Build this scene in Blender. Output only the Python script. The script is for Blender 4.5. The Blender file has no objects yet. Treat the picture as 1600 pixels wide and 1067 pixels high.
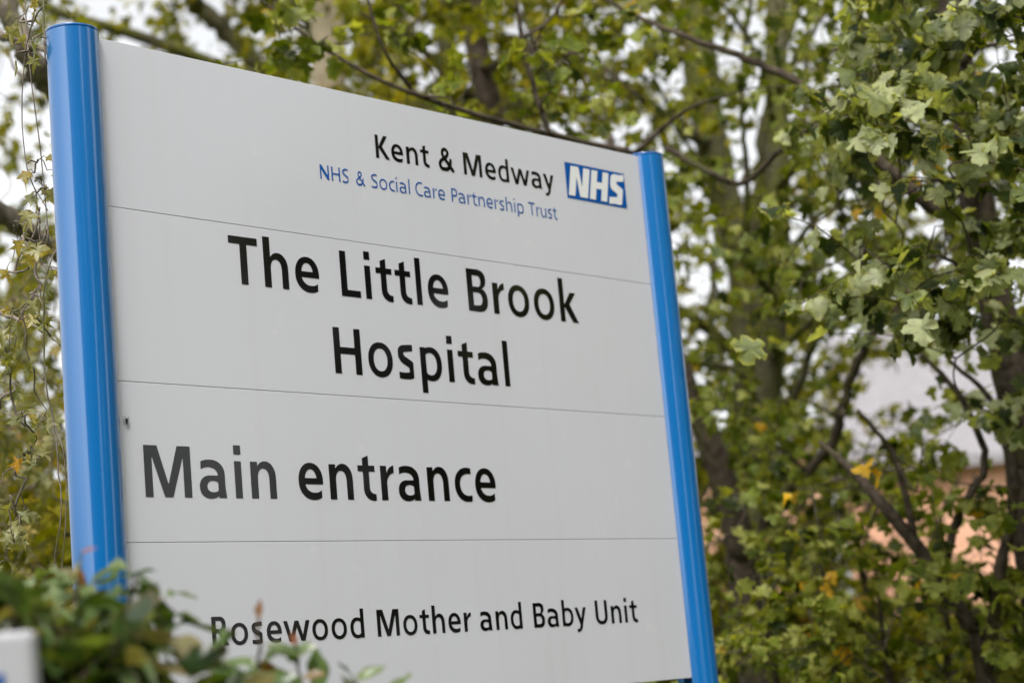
import bpy, math, random
import numpy as np
from mathutils import Vector, Matrix

RAD = math.radians
sc = bpy.context.scene
COL = sc.collection
SIGN_Z = 1.5                      # height of the sign's lower edge above the ground

# ------------------------------------------------------------------ camera
F_PX = 3057.55                    # focal length in photo pixels (photo 1600 x 1067)
RIGHT = np.array([0.67782, -0.72981, -0.08909])
DOWN = np.array([0.06909, 0.18386, -0.98052])
FWD = np.array([0.73198, 0.65846, 0.17505])
CAM = np.array([-1.62558, -2.25591, 0.00502 + SIGN_Z])
cam_data = bpy.data.cameras.new('camera')
cam_data.sensor_width = 36.0
cam_data.lens = F_PX / 1600 * 36.0
cam_data.clip_start = 0.05
cam_data.clip_end = 2000
cam_data.dof.use_dof = True
cam_data.dof.focus_distance = 2.95
cam_data.dof.aperture_fstop = 4.0
cam = bpy.data.objects.new('camera', cam_data)
COL.objects.link(cam)
M = Matrix.Identity(4)
for i in range(3):
    M[i][0], M[i][1], M[i][2], M[i][3] = RIGHT[i], -DOWN[i], -FWD[i], CAM[i]
cam.matrix_world = M
sc.camera = cam

# ------------------------------------------------------------------ sky, sun, exposure
SUN_EL = 54.0
sun_dir = np.array([-0.80, -0.60])               # where the (clouded) sun stands, seen from the sign
sun_dir /= np.linalg.norm(sun_dir)
world = bpy.data.worlds.new('World')
sc.world = world
world.use_nodes = True
wn, wl = world.node_tree.nodes, world.node_tree.links
bg = wn['Background']
sky = wn.new('ShaderNodeTexSky')
sky.sky_type = 'NISHITA'
sky.sun_disc = False
sky.sun_elevation = RAD(SUN_EL)
sky.sun_rotation = math.atan2(sun_dir[0], sun_dir[1])
sky.air_density = 1.0
sky.dust_density = 4.0
sky.ozone_density = 1.0
hsv = wn.new('ShaderNodeHueSaturation')          # cloud cover: greys out the blue
hsv.inputs['Saturation'].default_value = 0.10
cl_noise = wn.new('ShaderNodeTexNoise')
cl_noise.inputs['Scale'].default_value = 2.2
cl_noise.inputs['Detail'].default_value = 5
tc = wn.new('ShaderNodeTexCoord')
cl_map = wn.new('ShaderNodeMapRange')
cl_map.inputs['From Min'].default_value = 0.3
cl_map.inputs['From Max'].default_value = 0.7
cl_map.inputs['To Min'].default_value = 0.85
cl_map.inputs['To Max'].default_value = 1.2
wl.new(tc.outputs['Generated'], cl_noise.inputs['Vector'])
wl.new(cl_noise.outputs['Fac'], cl_map.inputs['Value'])
wl.new(sky.outputs['Color'], hsv.inputs['Color'])
wl.new(cl_map.outputs['Result'], hsv.inputs['Value'])
wl.new(hsv.outputs['Color'], bg.inputs['Color'])
bg.inputs['Strength'].default_value = 0.15

sun_data = bpy.data.lights.new('sun', 'SUN')
sun_data.energy = 1.3
sun_data.angle = RAD(14)
sun_data.color = (1.0, 0.975, 0.95)
sun = bpy.data.objects.new('sun', sun_data)
COL.objects.link(sun)
sv = Vector((sun_dir[0] * math.cos(RAD(SUN_EL)), sun_dir[1] * math.cos(RAD(SUN_EL)), math.sin(RAD(SUN_EL))))
sun.rotation_euler = sv.to_track_quat('Z', 'Y').to_euler()

vs = sc.view_settings
vs.view_transform = 'Standard'
vs.look = 'None'
vs.gamma = 1.0
vs.use_curve_mapping = False
vs.exposure = 0.97

# ------------------------------------------------------------------ helpers
def at(px, py, d):
    """point of the place that the photo shows at (px, py), d metres in front of the camera"""
    return CAM + d * (FWD + RIGHT * ((px - 800) / F_PX) + DOWN * ((py - 533.5) / F_PX))

def tag(o, label=None, cat=None, group=None, kind=None):
    if label: o['label'] = label
    if cat: o['category'] = cat
    if group: o['group'] = group
    if kind: o['kind'] = kind
    return o

def empty(name, loc):
    o = bpy.data.objects.new(name, None)
    o.empty_display_size = 0.1
    COL.objects.link(o)
    o.location = loc
    return o

class MB:
    """collects geometry, then links it as ONE mesh object"""
    def __init__(self):
        self.v, self.f, self.n = [], [], 0
        self.tint = []
    def add(self, verts, faces, tint=None):
        verts = np.asarray(verts, float)
        self.v.append(verts)
        self.f += [tuple(i + self.n for i in fc) for fc in faces]
        self.n += len(verts)
        if tint is not None:
            self.tint.append(tint)
    def box(self, x0, x1, y0, y1, z0, z1):
        v = [(x, y, z) for z in (z0, z1) for y in (y0, y1) for x in (x0, x1)]
        self.add(v, [(0, 2, 3, 1), (4, 5, 7, 6), (0, 1, 5, 4), (2, 6, 7, 3), (0, 4, 6, 2), (1, 3, 7, 5)])
    def prism(self, pts2, z0, z1):
        n = len(pts2)
        v = [(x, y, z0) for x, y in pts2] + [(x, y, z1) for x, y in pts2]
        self.add(v, [tuple(range(n))[::-1], tuple(range(n, 2 * n))] +
                 [(i, (i + 1) % n, n + (i + 1) % n, n + i) for i in range(n)])
    def tube(self, pts, radii, sides=8, rough=0.0, rng=None):
        pts = np.asarray(pts, float)
        radii = np.asarray(radii, float)
        n = len(pts)
        tan = np.gradient(pts, axis=0)
        tan /= np.linalg.norm(tan, axis=1)[:, None] + 1e-12
        ref = np.array([0.31, 0.77, 0.55])
        a = np.cross(tan, ref); a /= np.linalg.norm(a, axis=1)[:, None] + 1e-12
        b = np.cross(tan, a)
        th = np.linspace(0, 2 * math.pi, sides, endpoint=False)
        rr = radii[:, None] * np.ones((1, sides))
        if rough and rng is not None:
            rr = rr * (1 + rough * rng.normal(0, 1, rr.shape))
        ring = pts[:, None, :] + rr[:, :, None] * (np.cos(th)[None, :, None] * a[:, None, :] + np.sin(th)[None, :, None] * b[:, None, :])
        v = ring.reshape(-1, 3)
        f = [(i * sides + k, i * sides + (k + 1) % sides, (i + 1) * sides + (k + 1) % sides, (i + 1) * sides + k)
             for i in range(n - 1) for k in range(sides)]
        f.append(tuple(range(sides))[::-1])
        f.append(tuple(range((n - 1) * sides, n * sides)))
        self.add(v, f)
    def build(self, name, mat, parent=None, smooth=False, loc=None):
        me = bpy.data.meshes.new(name)
        V = np.concatenate(self.v) if self.v else np.zeros((0, 3))
        if loc is not None:
            V = V - np.asarray(loc)
        me.from_pydata(V.tolist(), [], self.f)
        if self.tint:
            T = np.concatenate(self.tint).astype(np.float32)
            at_ = me.attributes.new('tint', 'FLOAT_COLOR', 'POINT')
            at_.data.foreach_set('color', T.ravel())
        if smooth:
            me.polygons.foreach_set('use_smooth', [True] * len(me.polygons))
        me.materials.append(mat)
        me.update()
        o = bpy.data.objects.new(name, me)
        COL.objects.link(o)
        if parent is not None:
            o.parent = parent
        elif loc is not None:
            o.location = loc
        return o

def bevel(o, w, seg=2):
    m = o.modifiers.new('bevel', 'BEVEL')
    m.width = w
    m.segments = seg
    m.limit_method = 'ANGLE'
    return o

def smooth_path(pts, per=6):
    pts = np.asarray(pts, float)
    P = np.vstack([2 * pts[0] - pts[1], pts, 2 * pts[-1] - pts[-2]])
    out = []
    for i in range(1, len(P) - 2):
        p0, p1, p2, p3 = P[i - 1], P[i], P[i + 1], P[i + 2]
        for t in np.linspace(0, 1, per, endpoint=False):
            out.append(0.5 * ((2 * p1) + (-p0 + p2) * t + (2 * p0 - 5 * p1 + 4 * p2 - p3) * t * t + (-p0 + 3 * p1 - 3 * p2 + p3) * t ** 3))
    out.append(pts[-1])
    return np.array(out)

# ------------------------------------------------------------------ materials
def mat_base(name):
    m = bpy.data.materials.new(name)
    m.use_nodes = True
    nt = m.node_tree
    return m, nt.nodes, nt.links, nt.nodes['Principled BSDF']

def mix_col(n, l, fac, a, b):
    mx = n.new('ShaderNodeMix'); mx.data_type = 'RGBA'
    if isinstance(fac, (int, float)): mx.inputs[0].default_value = fac
    else: l.new(fac, mx.inputs[0])
    for sock, v in ((mx.inputs[6], a), (mx.inputs[7], b)):
        if isinstance(v, tuple): sock.default_value = (*v, 1)
        else: l.new(v, sock)
    return mx.outputs[2]

def noise(n, l, scale, detail=4, coord='Object'):
    t = n.new('ShaderNodeTexCoord')
    nz = n.new('ShaderNodeTexNoise')
    nz.inputs['Scale'].default_value = scale
    nz.inputs['Detail'].default_value = detail
    l.new(t.outputs[coord], nz.inputs['Vector'])
    return nz.outputs['Fac']

def ramp(n, l, fac, stops):
    r = n.new('ShaderNodeValToRGB')
    els = r.color_ramp.elements
    while len(els) < len(stops): els.new(0.5)
    for e, (p, c) in zip(els, stops):
        e.position = p
        e.color = (*c, 1) if len(c) == 3 else c
    l.new(fac, r.inputs['Fac'])
    return r.outputs['Color']

def plain(name, col, rough=0.5, spec=0.5, var=0.0, scale=20, bump=0.0, coat=0.0):
    m, n, l, p = mat_base(name)
    p.inputs['Roughness'].default_value = rough
    p.inputs['Specular IOR Level'].default_value = spec
    p.inputs['Base Color'].default_value = (*col, 1)
    if var:
        f = noise(n, l, scale)
        dark = tuple(c * (1 - var) for c in col); lite = tuple(min(1, c * (1 + var)) for c in col)
        l.new(ramp(n, l, f, [(0.3, dark), (0.7, lite)]), p.inputs['Base Color'])
    if bump:
        b = n.new('ShaderNodeBump'); b.inputs['Strength'].default_value = bump
        b.inputs['Distance'].default_value = 0.01
        l.new(noise(n, l, scale * 2), b.inputs['Height'])
        l.new(b.outputs['Normal'], p.inputs['Normal'])
    if coat:
        p.inputs['Coat Weight'].default_value = coat
        p.inputs['Coat Roughness'].default_value = 0.12
        p.inputs['Coat IOR'].default_value = 1.75
    return m

def sign_white():
    m, n, l, p = mat_base('white_sign_enamel')
    p.inputs['Roughness'].default_value = 0.16
    p.inputs['Specular IOR Level'].default_value = 0.5
    soft = noise(n, l, 3.0, 3)
    base = ramp(n, l, soft, [(0.3, (0.565, 0.565, 0.60)), (0.7, (0.585, 0.585, 0.625))])
    # dirt specks: small dark dots far apart, and a few pale ones
    t = n.new('ShaderNodeTexCoord')
    vo = n.new('ShaderNodeTexVoronoi'); vo.inputs['Scale'].default_value = 13
    l.new(t.outputs['Object'], vo.inputs['Vector'])
    size = n.new('ShaderNodeSeparateColor'); l.new(vo.outputs['Color'], size.inputs[0])
    lim = n.new('ShaderNodeMapRange')
    lim.inputs['From Min'].default_value = 0.72; lim.inputs['From Max'].default_value = 1.0
    lim.inputs['To Min'].default_value = 0.0; lim.inputs['To Max'].default_value = 0.042
    l.new(size.outputs[0], lim.inputs['Value'])
    lt = n.new('ShaderNodeMath'); lt.operation = 'LESS_THAN'
    l.new(vo.outputs['Distance'], lt.inputs[0]); l.new(lim.outputs['Result'], lt.inputs[1])
    half = n.new('ShaderNodeMath'); half.operation = 'MULTIPLY'; half.inputs[1].default_value = 0.55
    l.new(lt.outputs[0], half.inputs[0])
    c = mix_col(n, l, half.outputs[0], base, (0.22, 0.20, 0.18))
    # faint streaks of grime running down
    mp = n.new('ShaderNodeMapping'); mp.inputs['Scale'].default_value = (16, 16, 0.7)
    l.new(t.outputs['Object'], mp.inputs['Vector'])
    st = n.new('ShaderNodeTexNoise'); st.inputs['Scale'].default_value = 3; st.inputs['Detail'].default_value = 6
    l.new(mp.outputs['Vector'], st.inputs['Vector'])
    sr = n.new('ShaderNodeMapRange')
    sr.inputs['From Min'].default_value = 0.55; sr.inputs['From Max'].default_value = 0.8
    sr.inputs['To Min'].default_value = 0; sr.inputs['To Max'].default_value = 0.10
    l.new(st.outputs['Fac'], sr.inputs['Value'])
    c = mix_col(n, l, sr.outputs['Result'], c, (0.45, 0.44, 0.40))
    sc_ = noise(n, l, 26, 7)
    sf = n.new('ShaderNodeMapRange')
    sf.inputs['From Min'].default_value = 0.66; sf.inputs['From Max'].default_value = 0.74
    sf.inputs['To Min'].default_value = 0; sf.inputs['To Max'].default_value = 0.22
    l.new(sc_, sf.inputs['Value'])
    c = mix_col(n, l, sf.outputs['Result'], c, (0.70, 0.70, 0.70))
    l.new(c, p.inputs['Base Color'])
    rg = n.new('ShaderNodeMapRange'); rg.inputs['To Min'].default_value = 0.10; rg.inputs['To Max'].default_value = 0.26
    l.new(soft, rg.inputs['Value']); l.new(rg.outputs['Result'], p.inputs['Roughness'])
    return m

def bark(name, a, b, moss, moss_amt, scale=14):
    m, n, l, p = mat_base(name)
    p.inputs['Roughness'].default_value = 0.9
    p.inputs['Specular IOR Level'].default_value = 0.2
    f1 = noise(n, l, scale * 3, 6)
    f2 = noise(n, l, scale * 0.35, 3)
    base = ramp(n, l, f1, [(0.3, a), (0.7, b)])
    lo = 0.62 - 0.5 * moss_amt
    fac = ramp(n, l, f2, [(lo, (0, 0, 0)), (lo + 0.14, (1, 1, 1))])
    l.new(mix_col(n, l, fac, base, moss), p.inputs['Base Color'])
    bp = n.new('ShaderNodeBump'); bp.inputs['Strength'].default_value = 0.7; bp.inputs['Distance'].default_value = 0.01
    l.new(f1, bp.inputs['Height']); l.new(bp.outputs['Normal'], p.inputs['Normal'])
    return m

def leaf_mat(name, stops, edge=(0.30, 0.19, 0.06), edge_amt=0.5, trans=0.35, under=1.25, rough=0.42, spec=0.45):
    """tint.r picks the leaf's own colour, tint.g grows to 1 at the margin, tint.b is how dry the leaf is"""
    m, n, l, p = mat_base(name)
    out = n['Material Output']
    at_ = n.new('ShaderNodeAttribute'); at_.attribute_name = 'tint'
    sep = n.new('ShaderNodeSeparateColor'); l.new(at_.outputs['Color'], sep.inputs[0])
    col = ramp(n, l, sep.outputs[0], stops)
    mr = n.new('ShaderNodeMapRange')
    mr.inputs['From Min'].default_value = 0.7; mr.inputs['From Max'].default_value = 1.0
    mr.inputs['To Min'].default_value = 0; mr.inputs['To Max'].default_value = edge_amt
    l.new(sep.outputs[1], mr.inputs['Value'])
    mul = n.new('ShaderNodeMath'); mul.operation = 'MULTIPLY'
    l.new(mr.outputs['Result'], mul.inputs[0]); l.new(sep.outputs[2], mul.inputs[1])
    col = mix_col(n, l, mul.outputs[0], col, edge)
    blot = noise(n, l, 55, 3)
    bl = ramp(n, l, blot, [(0.35, (0.78, 0.78, 0.78)), (0.65, (1.15, 1.15, 1.1))])
    mm = n.new('ShaderNodeMix'); mm.data_type = 'RGBA'; mm.blend_type = 'MULTIPLY'; mm.inputs[0].default_value = 1
    l.new(col, mm.inputs[6]); l.new(bl, mm.inputs[7])
    col = mm.outputs[2]
    geo = n.new('ShaderNodeNewGeometry')
    pale = n.new('ShaderNodeMix'); pale.data_type = 'RGBA'; pale.blend_type = 'MULTIPLY'; pale.inputs[0].default_value = 1
    l.new(col, pale.inputs[6]); pale.inputs[7].default_value = (under, under, under * 1.15, 1)
    col2 = mix_col(n, l, geo.outputs['Backfacing'], col, pale.outputs[2])
    l.new(col2, p.inputs['Base Color'])
    p.inputs['Roughness'].default_value = rough
    p.inputs['Specular IOR Level'].default_value = spec
    tr = n.new('ShaderNodeBsdfTranslucent')
    warm = n.new('ShaderNodeMix'); warm.data_type = 'RGBA'; warm.blend_type = 'MULTIPLY'; warm.inputs[0].default_value = 1
    l.new(col, warm.inputs[6]); warm.inputs[7].default_value = (2.3, 2.2, 0.5, 1)
    l.new(warm.outputs[2], tr.inputs['Color'])
    ms = n.new('ShaderNodeMixShader'); ms.inputs[0].default_value = trans
    l.new(p.outputs[0], ms.inputs[1]); l.new(tr.outputs[0], ms.inputs[2])
    l.new(ms.outputs[0], out.inputs['Surface'])
    return m

MT = {}
MT['panel'] = sign_white()
MT['blue'] = plain('blue_post_paint', (0.0, 0.125, 0.38), 0.35, 0.35, coat=1.0)
MT['blue_cap'] = plain('blue_cap_plastic', (0.0, 0.10, 0.35), 0.3, 0.4, coat=0.6)
MT['black'] = plain('black_vinyl', (0.004, 0.004, 0.0045), 0.10, 0.6)
MT['navy'] = plain('blue_vinyl', (0.003, 0.08, 0.32), 0.16, 0.5)
MT['white_vinyl'] = plain('white_vinyl', (0.72, 0.72, 0.71), 0.22, 0.5)
MT['board_white'] = plain('white_board_paint', (0.44, 0.44, 0.46), 0.4, 0.4)
MT['slot'] = plain('dark_slot', (0.02, 0.02, 0.022), 0.6, 0.3)
MT['ground'] = plain('grass_ground', (0.075, 0.10, 0.03), 0.95, 0.1, var=0.4, scale=1.5, bump=0.4)
MT['bark_brown'] = bark('brown_bark', (0.028, 0.021, 0.015), (0.095, 0.072, 0.052), (0.07, 0.07, 0.02), 0.15)
MT['bark_moss'] = bark('mossy_bark', (0.05, 0.045, 0.025), (0.12, 0.11, 0.06), (0.085, 0.088, 0.017), 0.38)
MT['bark_grey'] = bark('grey_brown_bark', (0.11, 0.088, 0.07), (0.27, 0.225, 0.185), (0.10, 0.10, 0.04), 0.2)
MT['bark_pale'] = bark('pale_bark', (0.42, 0.34, 0.23), (0.54, 0.46, 0.34), (0.34, 0.26, 0.16), 0.0)
GREENS = [(0.0, (0.018, 0.028, 0.002)), (0.35, (0.072, 0.098, 0.006)), (0.65, (0.145, 0.175, 0.024)), (0.88, (0.25, 0.26, 0.065)), (0.95, (0.38, 0.22, 0.02)), (1.0, (0.60, 0.35, 0.015))]
OLIVES = [(0.0, (0.028, 0.036, 0.001)), (0.4, (0.098, 0.112, 0.003)), (0.75, (0.20, 0.20, 0.006)), (0.90, (0.27, 0.24, 0.02)), (1.0, (0.36, 0.20, 0.03))]
PALES = [(0.0, (0.12, 0.14, 0.045)), (0.4, (0.19, 0.19, 0.075)), (0.8, (0.27, 0.25, 0.11)), (0.93, (0.38, 0.27, 0.05)), (1.0, (0.45, 0.24, 0.03))]
LAUREL = [(0.0, (0.022, 0.045, 0.010)), (0.45, (0.075, 0.125, 0.03)), (0.82, (0.17, 0.225, 0.085)), (0.93, (0.25, 0.13, 0.07)), (1.0, (0.28, 0.10, 0.06))]
MT['leaf_green'] = leaf_mat('maple_leaf', GREENS, edge=(0.28, 0.25, 0.04), edge_amt=0.8, trans=0.36, spec=0.18, rough=0.45)
GREYED = [(0.0, (0.022, 0.036, 0.006)), (0.25, (0.055, 0.080, 0.016)), (0.5, (0.13, 0.155, 0.045)), (0.7, (0.25, 0.28, 0.13)), (0.88, (0.34, 0.36, 0.20)), (0.95, (0.42, 0.25, 0.02)), (1.0, (0.62, 0.36, 0.012))]
MT['leaf_greyed'] = leaf_mat('weathered_maple_leaf', GREYED, edge=(0.34, 0.33, 0.045), edge_amt=0.8, trans=0.34, spec=0.28, rough=0.5, under=1.1)
MT['leaf_olive'] = leaf_mat('olive_leaf', OLIVES, trans=0.45, spec=0.12, rough=0.5)
MT['leaf_pale'] = leaf_mat('pale_pointed_leaf', PALES, trans=0.4)
MT['leaf_laurel'] = leaf_mat('glossy_hedge_leaf', LAUREL, edge=(0.3, 0.12, 0.07), edge_amt=0.3, trans=0.22, rough=0.3, spec=0.5, under=1.3)

# ------------------------------------------------------------------ ground
g = MB()
N = 60
gx = np.linspace(-150, 150, N)
X, Y = np.meshgrid(gx, gx, indexing='ij')
Zg = 0.06 * np.sin(X * 0.35) * np.cos(Y * 0.27) - 0.06
verts = np.c_[X.ravel(), Y.ravel(), Zg.ravel()]
g.add(verts, [(i * N + j, (i + 1) * N + j, (i + 1) * N + j + 1, i * N + j + 1) for i in range(N - 1) for j in range(N - 1)])
tag(g.build('ground', MT['ground'], smooth=True), kind='structure')

# ------------------------------------------------------------------ lettering
# each letter is the union and difference of plain shapes (cap height 100), traced to a clean outline
def polyd(pts):
    pts = np.asarray(pts, float)
    def fn(X, Y):
        d = np.full(X.shape, 1e9); ins = np.zeros(X.shape, bool)
        for i in range(len(pts)):
            a = pts[i]; b = pts[(i + 1) % len(pts)]
            e = b - a
            t = np.clip(((X - a[0]) * e[0] + (Y - a[1]) * e[1]) / (e @ e + 1e-12), 0, 1)
            d = np.minimum(d, np.hypot(X - a[0] - t * e[0], Y - a[1] - t * e[1]))
            if e[1] != 0:
                c = (a[1] > Y) != (b[1] > Y)
                ins ^= c & (X < a[0] + (Y - a[1]) * e[0] / e[1])
        return np.where(ins, -d, d)
    return fn
def rect(x0, x1, y0, y1): return polyd([(x0, y0), (x1, y0), (x1, y1), (x0, y1)])
def ell(cx, cy, rx, ry, n=2.15):
    def fn(X, Y):
        q = (np.abs((X - cx) / rx) ** n + np.abs((Y - cy) / ry) ** n) ** (1 / n)
        return (q - 1) * min(rx, ry)
    return fn
def stroke(pts, ws, per=10):
    P = smooth_path(pts, per)
    W = np.interp(np.linspace(0, 1, len(P)), np.linspace(0, 1, len(ws)), ws)
    def fn(X, Y):
        d = np.full(X.shape, 1e9)
        for i in range(len(P) - 1):
            a, b = P[i], P[i + 1]; e = b - a
            t = np.clip(((X - a[0]) * e[0] + (Y - a[1]) * e[1]) / (e @ e + 1e-12), 0, 1)
            d = np.minimum(d, np.hypot(X - a[0] - t * e[0], Y - a[1] - t * e[1]) - 0.5 * (W[i] + (W[i + 1] - W[i]) * t))
        return d
    return fn
def U(*a): return lambda X, Y: np.minimum.reduce([f(X, Y) for f in a])
def I(*a): return lambda X, Y: np.maximum.reduce([f(X, Y) for f in a])
def D(a, *b): return lambda X, Y: np.maximum.reduce([a(X, Y)] + [-f(X, Y) for f in b])
def xlt(v): return lambda X, Y: X - v
def xgt(v): return lambda X, Y: v - X
def ylt(v): return lambda X, Y: Y - v
def ygt(v): return lambda X, Y: v - Y
def flip(f, w, h=None):
    return (lambda X, Y: f(w - X, Y)) if h is None else (lambda X, Y: f(w - X, h - Y))

def glyph(ch, s, h):
    """-> (shape, advance box width, left bearing, right bearing)"""
    so, ho, xh = 0.87 * s, 0.9 * h, 74.0
    A = 107.5
    def arch(stem_h):
        w = 65.5; r = 0.96 * s
        outer = U(I(ell(38.5, 42, 27, 33.5, 2.1), ygt(42)), rect(20, w, 0, 42.3))
        inn_l, inn_r = s, w - r
        inner = U(ell((inn_l + inn_r) / 2, 40, (inn_r - inn_l) / 2, 75.5 - h - 40, 2.2), rect(inn_l, inn_r, -9, 40.2))
        return U(D(outer, inner), rect(0, s, 0, stem_h)), w
    def bowl_left():            # bowl with its open side merged into a stem on the right at 66.5
        ring = D(ell(34, 37, 34, 38.5, 2.2), ell(36, 37, 36 - so, 38.5 - ho, 2.2))
        return I(ring, xlt(60))
    if ch == 'T': return U(rect(0, 76, 100 - h - 1, 100), rect(38 - s / 2, 38 + s / 2, 0, 99)), 76, 3.5, 3.5
    if ch == 'L': return U(rect(0, s, 0, 100), rect(0, 57, 0, h)), 57, 11.5, 4
    if ch == 'H': return U(rect(0, s, 0, 100), rect(78 - s, 78, 0, 100), rect(s / 2, 78 - s / 2, 50.5 - h / 2, 50.5 + h / 2)), 78, 11.5, 11.5
    if ch == 'N':
        k = 1.2 * s; t = 100 * s / 80
        return polyd([(0, 0), (0, 100), (k, 100), (80 - s, 33), (80 - s, 100), (80, 100), (80, 0), (80 - k, 0), (s, 67), (s, 0)]), 80, 11.5, 11.5
    if ch == 'M':
        k = 1.72 * s; c = s * 0.53
        return polyd([(0, 0), (0, 100), (k, 100), (55.5, 25), (111 - k, 100), (111, 100), (111, 0), (111 - s, 0), (111 - s, 79), (55.5 + c, 0), (55.5 - c, 0), (s, 79), (s, 0)]), 111, 11.5, 11.5
    if ch == 'K':
        j = 1.22 * s
        return U(rect(0, s, 0, 100), polyd([(s - 3, 46), (68 - j, 100), (68, 100), (15.5 + j, 52.5), (77, 0), (77 - j, 0), (s - 3, 49)])), 77, 11.5, 1
    if ch == 'U':
        w = 76.0
        out = U(rect(0, w, 36, 100), I(ell(38, 36, 38, 37.5, 2.3), ylt(36.3)))
        inn = U(rect(s, w - s, 35.8, 120), I(ell(38, 36, 38 - s, 37.5 - h, 2.3), ylt(36.2)))
        return D(out, inn), w, 11, 11
    if ch == 'B':
        up = D(U(rect(0, 36, 53, 100), ell(36, 77, 26.5, 23, 2.3)), U(rect(s, 35, 52 + h * 0.45, 100 - h), ell(35, (152 - h * 0.55) / 2, 62.5 - s * 0.95 - 35, (48 - h * 1.45) / 2, 2.2)))
        lo = D(U(rect(0, 36, 0, 57), ell(36, 28.5, 29.5, 28.5, 2.3)), U(rect(s, 35, h, 57 - h * 0.8), ell(35, (57 + h * 0.2) / 2, 65.5 - s - 35, (57 - h * 1.8) / 2, 2.2)))
        cu = U(rect(s, 35, 52 + h * 0.45, 100 - h), I(ell(35, (152 - h * 0.55) / 2, 62.5 - s * 0.95 - 35, (48 - h * 1.45) / 2, 2.2)))
        cl = U(rect(s, 35, h, 57 - h * 0.8), ell(35, (57 + h * 0.2) / 2, 65.5 - s - 35, (57 - h * 1.8) / 2, 2.2))
        return D(U(up, lo, rect(0, s, 0, 100)), cu, cl), 65.5, 11.5, 7
    if ch in 'PR':
        w = 59.0 if ch == 'P' else 60.0
        y0 = 40 if ch == 'P' else 43
        ry = (100 - y0) / 2
        b = D(U(rect(0, 32, y0, 100), ell(32, y0 + ry, w - 32, ry, 2.3)), U(rect(s, 31, y0 + h, 100 - h), ell(31, y0 + ry, w - s * 0.95 - 31, ry - h, 2.2)))
        b = U(b, rect(0, s, 0, 100))
        if ch == 'P': return b, w, 11.5, 4
        j = 1.15 * s
        return U(b, polyd([(26, 49), (26 + j, 47), (70, 0), (70 - j, 0)])), 70, 11.5, 2
    if ch == 'S':
        p = [(60, 91), (52, 92.5), (36, 101.5 - h / 2 - .5), (16, 88), (s / 2 + 1, 73), (19, 59), (34, 50), (49, 40), (61 - s / 2, 27), (48, 11), (27, h / 2 - 1), (9, 8), (-3, 10)]
        return I(stroke(p, [h, h, s, s, s, h, h]), xgt(3), xlt(56)), 61, 7, 7
    if ch == 'C':
        ring = D(ell(50, 50, 50, 51.5, 2.15), ell(52, 50, 52 - s * .95, 51.5 - h, 2.15))
        return I(ring, xlt(68)), 68, 8, 4
    if ch == '&':
        p1 = [(92, -6), (76, 13), (54, 37), (33, 60), (25, 76), (32, 92), (47, 95), (58, 83), (53, 68), (36, 55), (14, 40), (s * .45, 24), (16, 9), (34, h / 2 - 1.5), (55, 11), (69, 28), (73, 50)]
        return I(stroke(p1, [s, s, s * .9, s * .85, s * .85, s * .9, s, s, s * .9], 8), ygt(-1.5), xlt(92)), 88, 9, 6
    if ch == 'o': return D(ell(36.25, 37, 36.25, 38.5), ell(36.25, 37, 36.25 - so, 38.5 - ho)), 72.5, 8.5, 8.5
    if ch == 'e':
        t = 0.86 * h
        top = I(D(ell(33.25, 37, 33.25, 38.5), ell(33.25, 37, 33.25 - 0.92 * s, 38.5 - ho)), ygt(31))
        bot = I(D(ell(40, 37, 40, 38.5), ell(43, 37.5, 43 - 0.92 * s, 38 - 0.95 * h, 2.2)), ylt(37.2), xlt(61.5))
        bar = rect(8, 66.3, 31, 31 + t)
        return U(D(U(top, bar), rect(70, 99, 0, 99)), bot), 66.5, 8.5, 6.5
    if ch == 'c':
        return I(D(ell(40, 37, 40, 38.5), ell(43, 37, 43 - 0.92 * s, 38.5 - 0.95 * h, 2.2)), xlt(53)), 53, 8.5, 3.5
    if ch == 'h': f, w = arch(A); return f, w, 11.5, 10.5
    if ch == 'n': f, w = arch(xh); return f, w, 11.5, 10.5
    if ch == 'u':
        f, w = arch(xh)
        return flip(f, w, xh), w, 10.5, 11.5
    if ch == 'r':
        arm = I(D(ell(43, 44, 27, 31.5, 2.1), ell(46, 75.5 - h * 1.05 - 26, 46 - s, 26, 2.1)), xlt(40), ygt(36), xgt(s - 2))
        return U(rect(0, s, 0, xh), arm), 40, 11.5, 3
    if ch == 'i': return U(rect(0, s * .96, 0, xh), rect(0, s * .98, 106 - s, 106)), s * .96, 11.5, 11.5
    if ch == 'l': return rect(0, s * .94, 0, A), s * .94, 11.5, 11.5
    if ch == 't':
        x0 = 14.5; x1 = x0 + 0.95 * s
        hook = I(D(ell(43, 25, 43 - x0, 26.5, 2.2), ell(x1 + 17, 25.5, 17, 25.5 - 0.86 * h, 2.2)), ylt(25.3), xlt(49.5))
        return U(polyd([(x0, 25), (x1, 25), (x1, 95), (x0, 89)]), hook, rect(0, 49, 73.5 - .88 * h, 73.5)), 49.5, 5, 4
    if ch == 'k':
        j = 1.12 * s
        return U(rect(0, s * .94, 0, A), polyd([(s - 4, 39), (61 - j, 74), (61, 74), (16 + j, 44.5), (65.5, 0), (65.5 - j, 0), (s - 4, 41.5)])), 65, 11.5, 1
    if ch == 'd': return U(bowl_left(), rect(66.5 - s * .95, 66.5, 0, A)), 66.5, 8.5, 11.5
    if ch == 'b': return flip(U(bowl_left(), rect(66.5 - s * .95, 66.5, 0, A)), 66.5), 66.5, 11.5, 8.5
    if ch == 'p': return flip(U(bowl_left(), rect(66.5 - s * .95, 66.5, -29, xh)), 66.5), 66.5, 11.5, 8.5
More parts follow.
